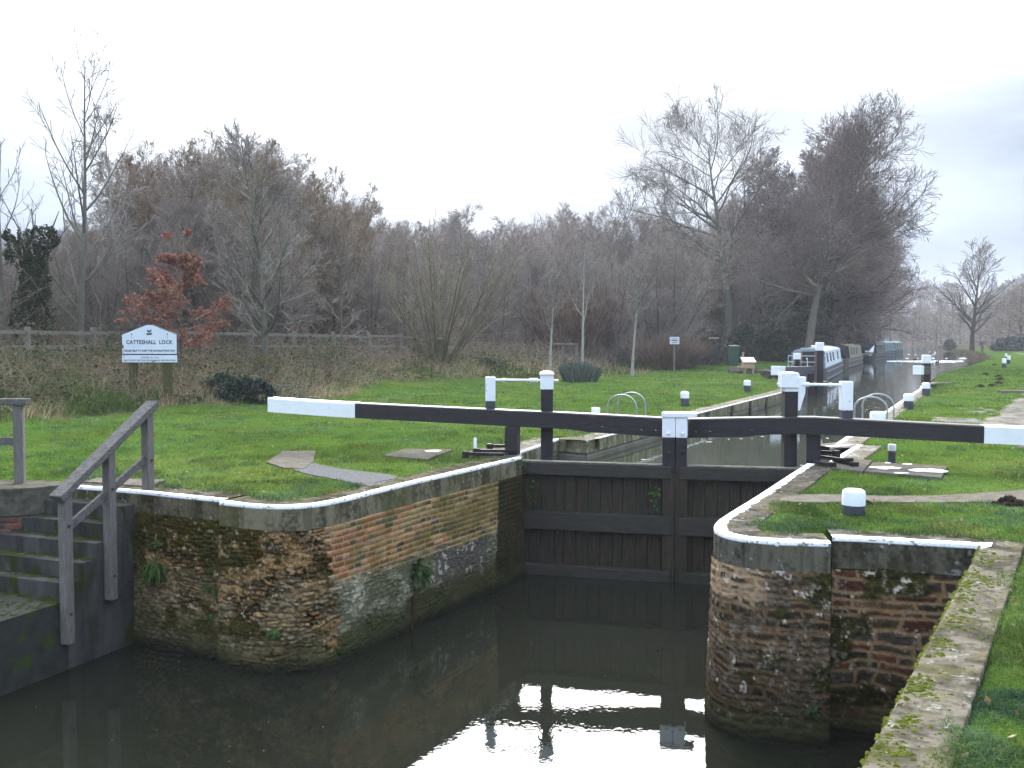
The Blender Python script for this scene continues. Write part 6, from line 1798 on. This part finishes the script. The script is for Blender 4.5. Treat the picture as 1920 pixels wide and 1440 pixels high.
MB().loft([[Vector((.05, .7, .85)), Vector((.85, .7, .80)), Vector((.80, .72, .9)), Vector((.05, .72, .95))], [Vector((-.2, 2.6, 1.55)), Vector((.72, 2.6, 1.50)), Vector((.70, 2.62, 1.6)), Vector((-.2, 2.62, 1.65))]]).build('white_tarpaulin', flat('white_tarpaulin', (.62, .64, .66)), n3)
MB().loft([[Vector((-.9, .9, .75)), Vector((.5, .9, .75)), Vector((.3, .9, 1.4)), Vector((-.7, .9, 1.5))], [Vector((-.9, 3.3, .75)), Vector((.9, 3.3, .75)), Vector((.8, 3.3, 1.85)), Vector((-.8, 3.3, 1.85))]]).build('canvas_cover', M_canvas, n3)
MB().box((.2, -.05, .62), (1.3, .1, .28)).build('bow_board', flat('pale_board', (.55, .50, .50)), n3)
place_boat(n3, 35.6, 100, (.46, .888))
n4, me4 = narrowboat('narrowboat', 'teal covered narrowboat with a white bow panel, fourth in the line', 0, 0, 0, 13, (.05, .06, .075), (.10, .185, .205), (.07, .14, .155), (.13, .215, .235), (), deck=1.2, ch=1.04)
MB().box((.25, -.05, .55), (.7, .1, .5)).build('bow_board', flat('white_board', (.7, .72, .75)), n4)
place_boat(n4, 43.2, 117, (.46, .888))
n5, me5 = narrowboat('narrowboat', 'small greenish grey boat, farthest of the moored line', 0, 0, 0, 13, (.06, .075, .08), (.14, .21, .19), (.10, .14, .13), (.2, .25, .24), (3, 6), deck=1.4)
place_boat(n5, 50.6, 133, (.46, .888))

# ------------------------------------------------------------------ shed, bin, hutch, logs
D_ = 72; x0, x1 = P(1304, 632, D_).x, P(1330, 632, D_).x
M_shed = mat('brown_shed_boards', (.085, .055, .042), (.055, .038, .03), scale=5, rough=.9, bump=.4, stretch=(1, 1, 8))
SH = thing('garden_shed', 'small brown timber shed under the trees beyond the lawn', 'shed', ((x0 + x1) / 2, D_ + 1, 0))
zt = P(0, 612, D_).z
MB().box(((x0 + x1) / 2, D_ + 1, zt * .5 - .1), (x1 - x0, 2, zt - .1)).build('wall', M_shed, SH)
MB().bar((x0 - .15, D_ + .9, zt - .02), (x1 + .3, D_ + .9, zt - .45), 2.4, .08).build('roof', mat('roof_felt', (.045, .045, .05), (.03, .03, .033), rough=.9), SH)
MB().box((x1 - .35, D_ - .02, .8), (.55, .04, 1.6)).build('door', mat('shed_door', (.06, .04, .03), (.04, .028, .022), rough=.9), SH)
x2, x3 = P(1331, 632, D_).x, P(1350, 632, D_).x
S2 = thing('store_box', 'tall dark green store with a pale plank on top beside the shed', 'shed', ((x2 + x3) / 2, D_ + .5, 0))
MB().box(((x2 + x3) / 2, D_ + .6, .72), (x3 - x2, 1.0, 1.6)).build('wall', mat('dark_green_boards', (.018, .032, .024), (.025, .04, .03), rough=.8), S2)
MB().box(((x2 + x3) / 2 - .1, D_ + .1, P(0, 634, D_).z), (.72, .5, .10)).build('plank', mat('pale_new_plank', (.55, .47, .35), (.48, .40, .30), rough=.8), S2)
D_ = 70; x = P(1373, 632, D_).x
WB = thing('wheelie_bin', 'green wheelie bin behind the lawn with its lid shut', 'bin', (x, D_, 0))
M_bin = mat('green_bin_plastic', (.035, .085, .060), (.03, .07, .05), rough=.5)
zt = P(0, 650, D_).z
MB().loft([[Vector((x + sx * w_, D_ + sy * w_ * 1.1, z)) for sx, sy in ((-1, -1), (1, -1), (1, 1), (-1, 1))] for z, w_ in ((.02, .34), (zt - .12, .44), (zt - .12, .47), (zt - .04, .47))]).build('body', M_bin, WB, bevel=.02)
MB().loft([[Vector((x + sx * .49, D_ + sy * .52, z + (sy + 1) * .03)) for sx, sy in ((-1, -1), (1, -1), (1, 1), (-1, 1))] for z in (zt - .03, zt + .05)]).build('lid', M_bin, WB, bevel=.02)
b = MB()
for sx in (-.32, .32): b.tube([(x + sx - .03, D_ + .4, .12), (x + sx + .03, D_ + .4, .12)], .13, 12)
b.build('wheels', M_iron, WB)
tag(MB().bar((x + .52, D_ - .75, -.02), (x + .66, D_ - .6, .95), .13, .04, up=(0, 1, 0)).build('leaning_plank', mat('pink_plank', (.38, .25, .20), (.30, .2, .16), rough=.8)), 'short pinkish board leaning against the wheelie bin', 'board')
D_ = 54.5; x = P(1403, 632, D_).x
HT = thing('wooden_hutch', 'small pale wooden hutch with sloping lid at the lawn edge', 'hutch', (x, D_, .1))
M_pine = mat('pale_pine', (.45, .31, .20), (.38, .25, .16), scale=5, rough=.8, stretch=(1, 1, 6))
MB().hexa([Vector((x - .26, D_ - .25, .30)), Vector((x + .30, D_ - .25, .30)), Vector((x + .30, D_ + .25, .30)), Vector((x - .26, D_ + .25, .30))], [Vector((x - .26, D_ - .25, .62)), Vector((x + .30, D_ - .25, .62)), Vector((x + .30, D_ + .25, .80)), Vector((x - .26, D_ + .25, .80))]).build('body', M_pine, HT)
MB().hexa([Vector((x - .34, D_ - .34, .60)), Vector((x + .38, D_ - .34, .60)), Vector((x + .38, D_ + .34, .84)), Vector((x - .34, D_ + .34, .84))], [Vector((x - .34, D_ - .34, .645)), Vector((x + .38, D_ - .34, .645)), Vector((x + .38, D_ + .34, .885)), Vector((x - .34, D_ + .34, .885))]).build('lid', mat('pale_lid', (.66, .60, .52), (.58, .52, .45), rough=.7), HT)
b = MB()
for sx, sy in ((.24, -.2), (.24, .2), (-.2, -.2), (-.2, .2)): b.box((x + sx, D_ + sy, .12), (.07, .07, .4))
b.build('leg', M_pine, HT)
MB().box((x - .42, D_ - .3, .36), (.5, .25, .04)).build('ledge', M_pine, HT)
M_rock = mat('grey_brown_stone', (.13, .11, .09), (.06, .055, .045), scale=6, rough=.95, bump=.6)
rg = random.Random(3)
for i, (px, py, r) in enumerate(((1377, 698, .28), (1392, 699, .22), (1404, 700, .2), (1420, 699, .26), (1385, 694, .2))):
    p = G(px, py); tag(MB().blob((p.x, p.y, .06), (r * 1.3, r, r * .75), i, .35, 10).build('edging_stone', M_rock, fix=False), 'rough stone edging the bed under the wooden hutch', 'stone', 'stones under the hutch')
for i, (px, py, r, lb) in enumerate(((1282, 691, .34, 'dark stump beside the reddish shrub and notice post'), (1465, 705, .3, 'rough heap of timber beside the upper gate beam, left one'), (1442, 704, .32, 'rough log beside the white end of the upper gate beam'))):
    p = G(px, py); tag(MB().blob((p.x, p.y, .1), (r * 1.4, r, r * .8), i + 9, .35, 10).build('log', M_rock if i else B_trunk, fix=False), lb, 'log')

# ------------------------------------------------------------------ walker on the towpath
def skin(name, verts, edges, radii, material, parent, sub=2, root=0):
    me = bpy.data.meshes.new(name); o3 = off(parent)
    me.from_pydata([Vector(v) - o3 for v in verts], edges, []); o = link_mesh(name, me, material, parent)
    sm = o.modifiers.new('skin', 'SKIN'); o.modifiers.new('sub', 'SUBSURF').levels = sub; o.modifiers['sub'].render_levels = sub
    for i, r in enumerate(radii): me.skin_vertices[0].data[i].radius = (r, r) if not isinstance(r, tuple) else r
    me.skin_vertices[0].data[root].use_root = True
    dg = bpy.context.evaluated_depsgraph_get(); m2 = bpy.data.meshes.new_from_object(o.evaluated_get(dg))
    o.modifiers.clear(); o.data = m2; m2.name = name
    for p in m2.polygons: p.use_smooth = True
    return o


D_ = 127.0; x = P(1842, 632, D_).x; z0 = tz(x, D_)
PER = thing('person', 'walker in a dark red jacket and grey trousers on the towpath', 'person', (x, D_, z0))
Vp = lambda a, b_, c: (x + a, D_ + b_, z0 + c)
J = [Vp(0, 0, .95), Vp(0, 0, 1.15), Vp(0, .01, 1.40), Vp(0, .0, 1.52), Vp(0, -.02, 1.60), Vp(0, -.02, 1.74), Vp(-.20, 0, 1.42), Vp(-.27, .06, 1.14), Vp(-.25, -.06, .90), Vp(-.24, -.10, .80),
     Vp(.20, 0, 1.42), Vp(.27, -.06, 1.14), Vp(.25, -.18, .93), Vp(.24, -.22, .84), Vp(-.10, 0, .90), Vp(-.11, -.12, .50), Vp(-.11, -.16, .08), Vp(-.11, -.30, .05), Vp(.10, 0, .90), Vp(.11, .04, .50), Vp(.11, .20, .10), Vp(.11, .10, .05)]
E = [(0, 1), (1, 2), (2, 3), (3, 4), (4, 5), (2, 6), (6, 7), (7, 8), (8, 9), (2, 10), (10, 11), (11, 12), (12, 13), (0, 14), (14, 15), (15, 16), (16, 17), (0, 18), (18, 19), (19, 20), (20, 21)]
R = [.13, .13, .14, .06, .085, .085, .065, .05, .038, .035, .065, .05, .038, .035, .09, .065, .045, .04, .09, .065, .045, .04]
skin('body', J, E, R, flat('skin_tone', (.45, .28, .2)), PER)
skin('jacket', [J[i] for i in (0, 1, 2, 3, 6, 7, 8, 10, 11, 12)], [(0, 1), (1, 2), (2, 3), (2, 4), (4, 5), (5, 6), (2, 7), (7, 8), (8, 9)], [.19, .18, .185, .08, .095, .075, .06, .095, .075, .06], flat('dark_red_jacket', (.10, .035, .04)), PER)
skin('trousers', [J[i] for i in (0, 14, 15, 16, 18, 19, 20)], [(0, 1), (1, 2), (2, 3), (0, 4), (4, 5), (5, 6)], [.15, .115, .085, .07, .115, .085, .07], flat('grey_trousers', (.10, .10, .11)), PER)
MB().lathe([(.105, 1.68), (.115, 1.74), (.10, 1.80), (.06, 1.84), (.01, 1.855)], (x, D_ - .015, z0), 12).build('hat', flat('pale_hat', (.30, .28, .26)), PER, smooth=True)

# ------------------------------------------------------------------ birds and water surface things
p = G(1749, 671.5, WU)
SW = thing('swan', 'white swan rearing up with half raised wings on the canal', 'swan', p)
M_feather = flat('white_feathers', (.80, .80, .80), .7, .95)
sv = [(p.x - .02, p.y + .25, WU + .15), (p.x, p.y + .05, WU + .22), (p.x + .02, p.y - .15, WU + .32), (p.x + .02, p.y - .28, WU + .50), (p.x + .01, p.y - .30, WU + .68), (p.x, p.y - .34, WU + .80), (p.x - .01, p.y - .44, WU + .80), (p.x, p.y + .5, WU + .12)]
skin('body', sv, [(0, 1), (1, 2), (2, 3), (3, 4), (4, 5), (5, 6), (0, 7)], [.19, .21, .15, .07, .05, .055, .03, .06], M_feather, SW)
for s_ in (-1, 1):
    MB().loft([[Vector((p.x + s_ * a, p.y + y_, WU + z_)) for a, y_, z_ in ((.14, -.12, .30), (.16, .30, .30), (.13, .30, .26), (.12, -.12, .26))], [Vector((p.x + s_ * a, p.y + y_, WU + z_)) for a, y_, z_ in ((.34, -.05, .62), (.36, .40, .55), (.33, .40, .52), (.32, -.05, .58))], [Vector((p.x + s_ * a, p.y + y_, WU + z_)) for a, y_, z_ in ((.30, .15, .78), (.32, .45, .66), (.29, .45, .64), (.28, .15, .76))]]).build('wing', M_feather, SW, smooth=True)
MB().lathe([(.028, 0), (.02, -.06), (.006, -.11)], (p.x - .012, p.y - .50, WU + .80), 8).build('bill', flat('orange_bill', (.55, .20, .04)), SW)
for px, py, lb in ((1715.5, 676, 'dark duck on the canal left of the swan'), (1757, 681.5, 'dark duck in the streak of bright ripples')):
    q = G(px, py, WU); t = thing('duck', lb, 'duck', q)
    skin('body', [(q.x - .16, q.y, WU + .10), (q.x, q.y, WU + .09), (q.x + .12, q.y, WU + .14), (q.x + .17, q.y, WU + .27), (q.x + .23, q.y, WU + .28)], [(0, 1), (1, 2), (2, 3), (3, 4)], [.05, .12, .09, .05, .03], flat('dark_duck', (.035, .03, .028)), t, root=1)
# streaks of ruffled water, sky reflection painted white, behind the landing bird
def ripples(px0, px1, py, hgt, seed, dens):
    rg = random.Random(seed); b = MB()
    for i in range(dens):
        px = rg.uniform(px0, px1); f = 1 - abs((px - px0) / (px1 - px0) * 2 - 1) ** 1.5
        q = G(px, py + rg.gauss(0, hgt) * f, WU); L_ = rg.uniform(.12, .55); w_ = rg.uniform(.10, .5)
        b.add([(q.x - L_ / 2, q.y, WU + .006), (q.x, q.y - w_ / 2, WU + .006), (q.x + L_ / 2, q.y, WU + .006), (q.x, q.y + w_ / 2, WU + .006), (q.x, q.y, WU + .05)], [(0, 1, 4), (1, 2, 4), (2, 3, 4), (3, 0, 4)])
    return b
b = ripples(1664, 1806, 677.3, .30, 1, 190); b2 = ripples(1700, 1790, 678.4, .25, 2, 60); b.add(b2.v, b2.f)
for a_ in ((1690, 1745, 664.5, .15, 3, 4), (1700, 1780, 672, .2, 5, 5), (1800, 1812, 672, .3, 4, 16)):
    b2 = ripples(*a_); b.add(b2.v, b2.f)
tag(b.build('ripple_glints', mat('painted_sky_white', (.80, .82, .85), (.70, .72, .76), rough=.4), fix=False), 'white painted sky glints on ruffled water in a streak across the canal', kind='structure')
# leaves and specks drifting on the water
b = MB(); rg = random.Random(8)
def speck(p, z, r): 
    a0 = rg.uniform(0, 6); b.add([(p.x + r * rg.uniform(.6, 1.3) * math.cos(a0 + k * 1.05), p.y + r * rg.uniform(.6, 1.3) * math.sin(a0 + k * 1.05), z) for k in range(6)], [(0, 1, 2, 3, 4, 5)])
for px, py in ((1308, 833), (1317, 824), (1326, 829), (1331, 829), (1367, 824), (1390, 823), (1410, 823), (1430, 819), (1551, 822), (1086, 860), (1122, 856), (1140, 845), (1206, 862), (1210, 862), (1215, 862)): 
    q = G(px, py, WU)
    speck(q, WU + .006, rg.uniform(.03, .055))
for i in range(60): speck(G(rg.uniform(1560, 1700), rg.uniform(725, 775), WU), WU + .006, rg.uniform(.03, .06))
for i in range(22): speck(G(rg.uniform(60, 1250), rg.uniform(1150, 1430), WL), WL + .006, rg.uniform(.004, .008))
tag(b.build('floating_leaves', mat('pale_dead_leaf', (.55, .50, .40), (.40, .36, .28), rough=.8), fix=False), 'pale leaves and specks floating on the water', kind='stuff')
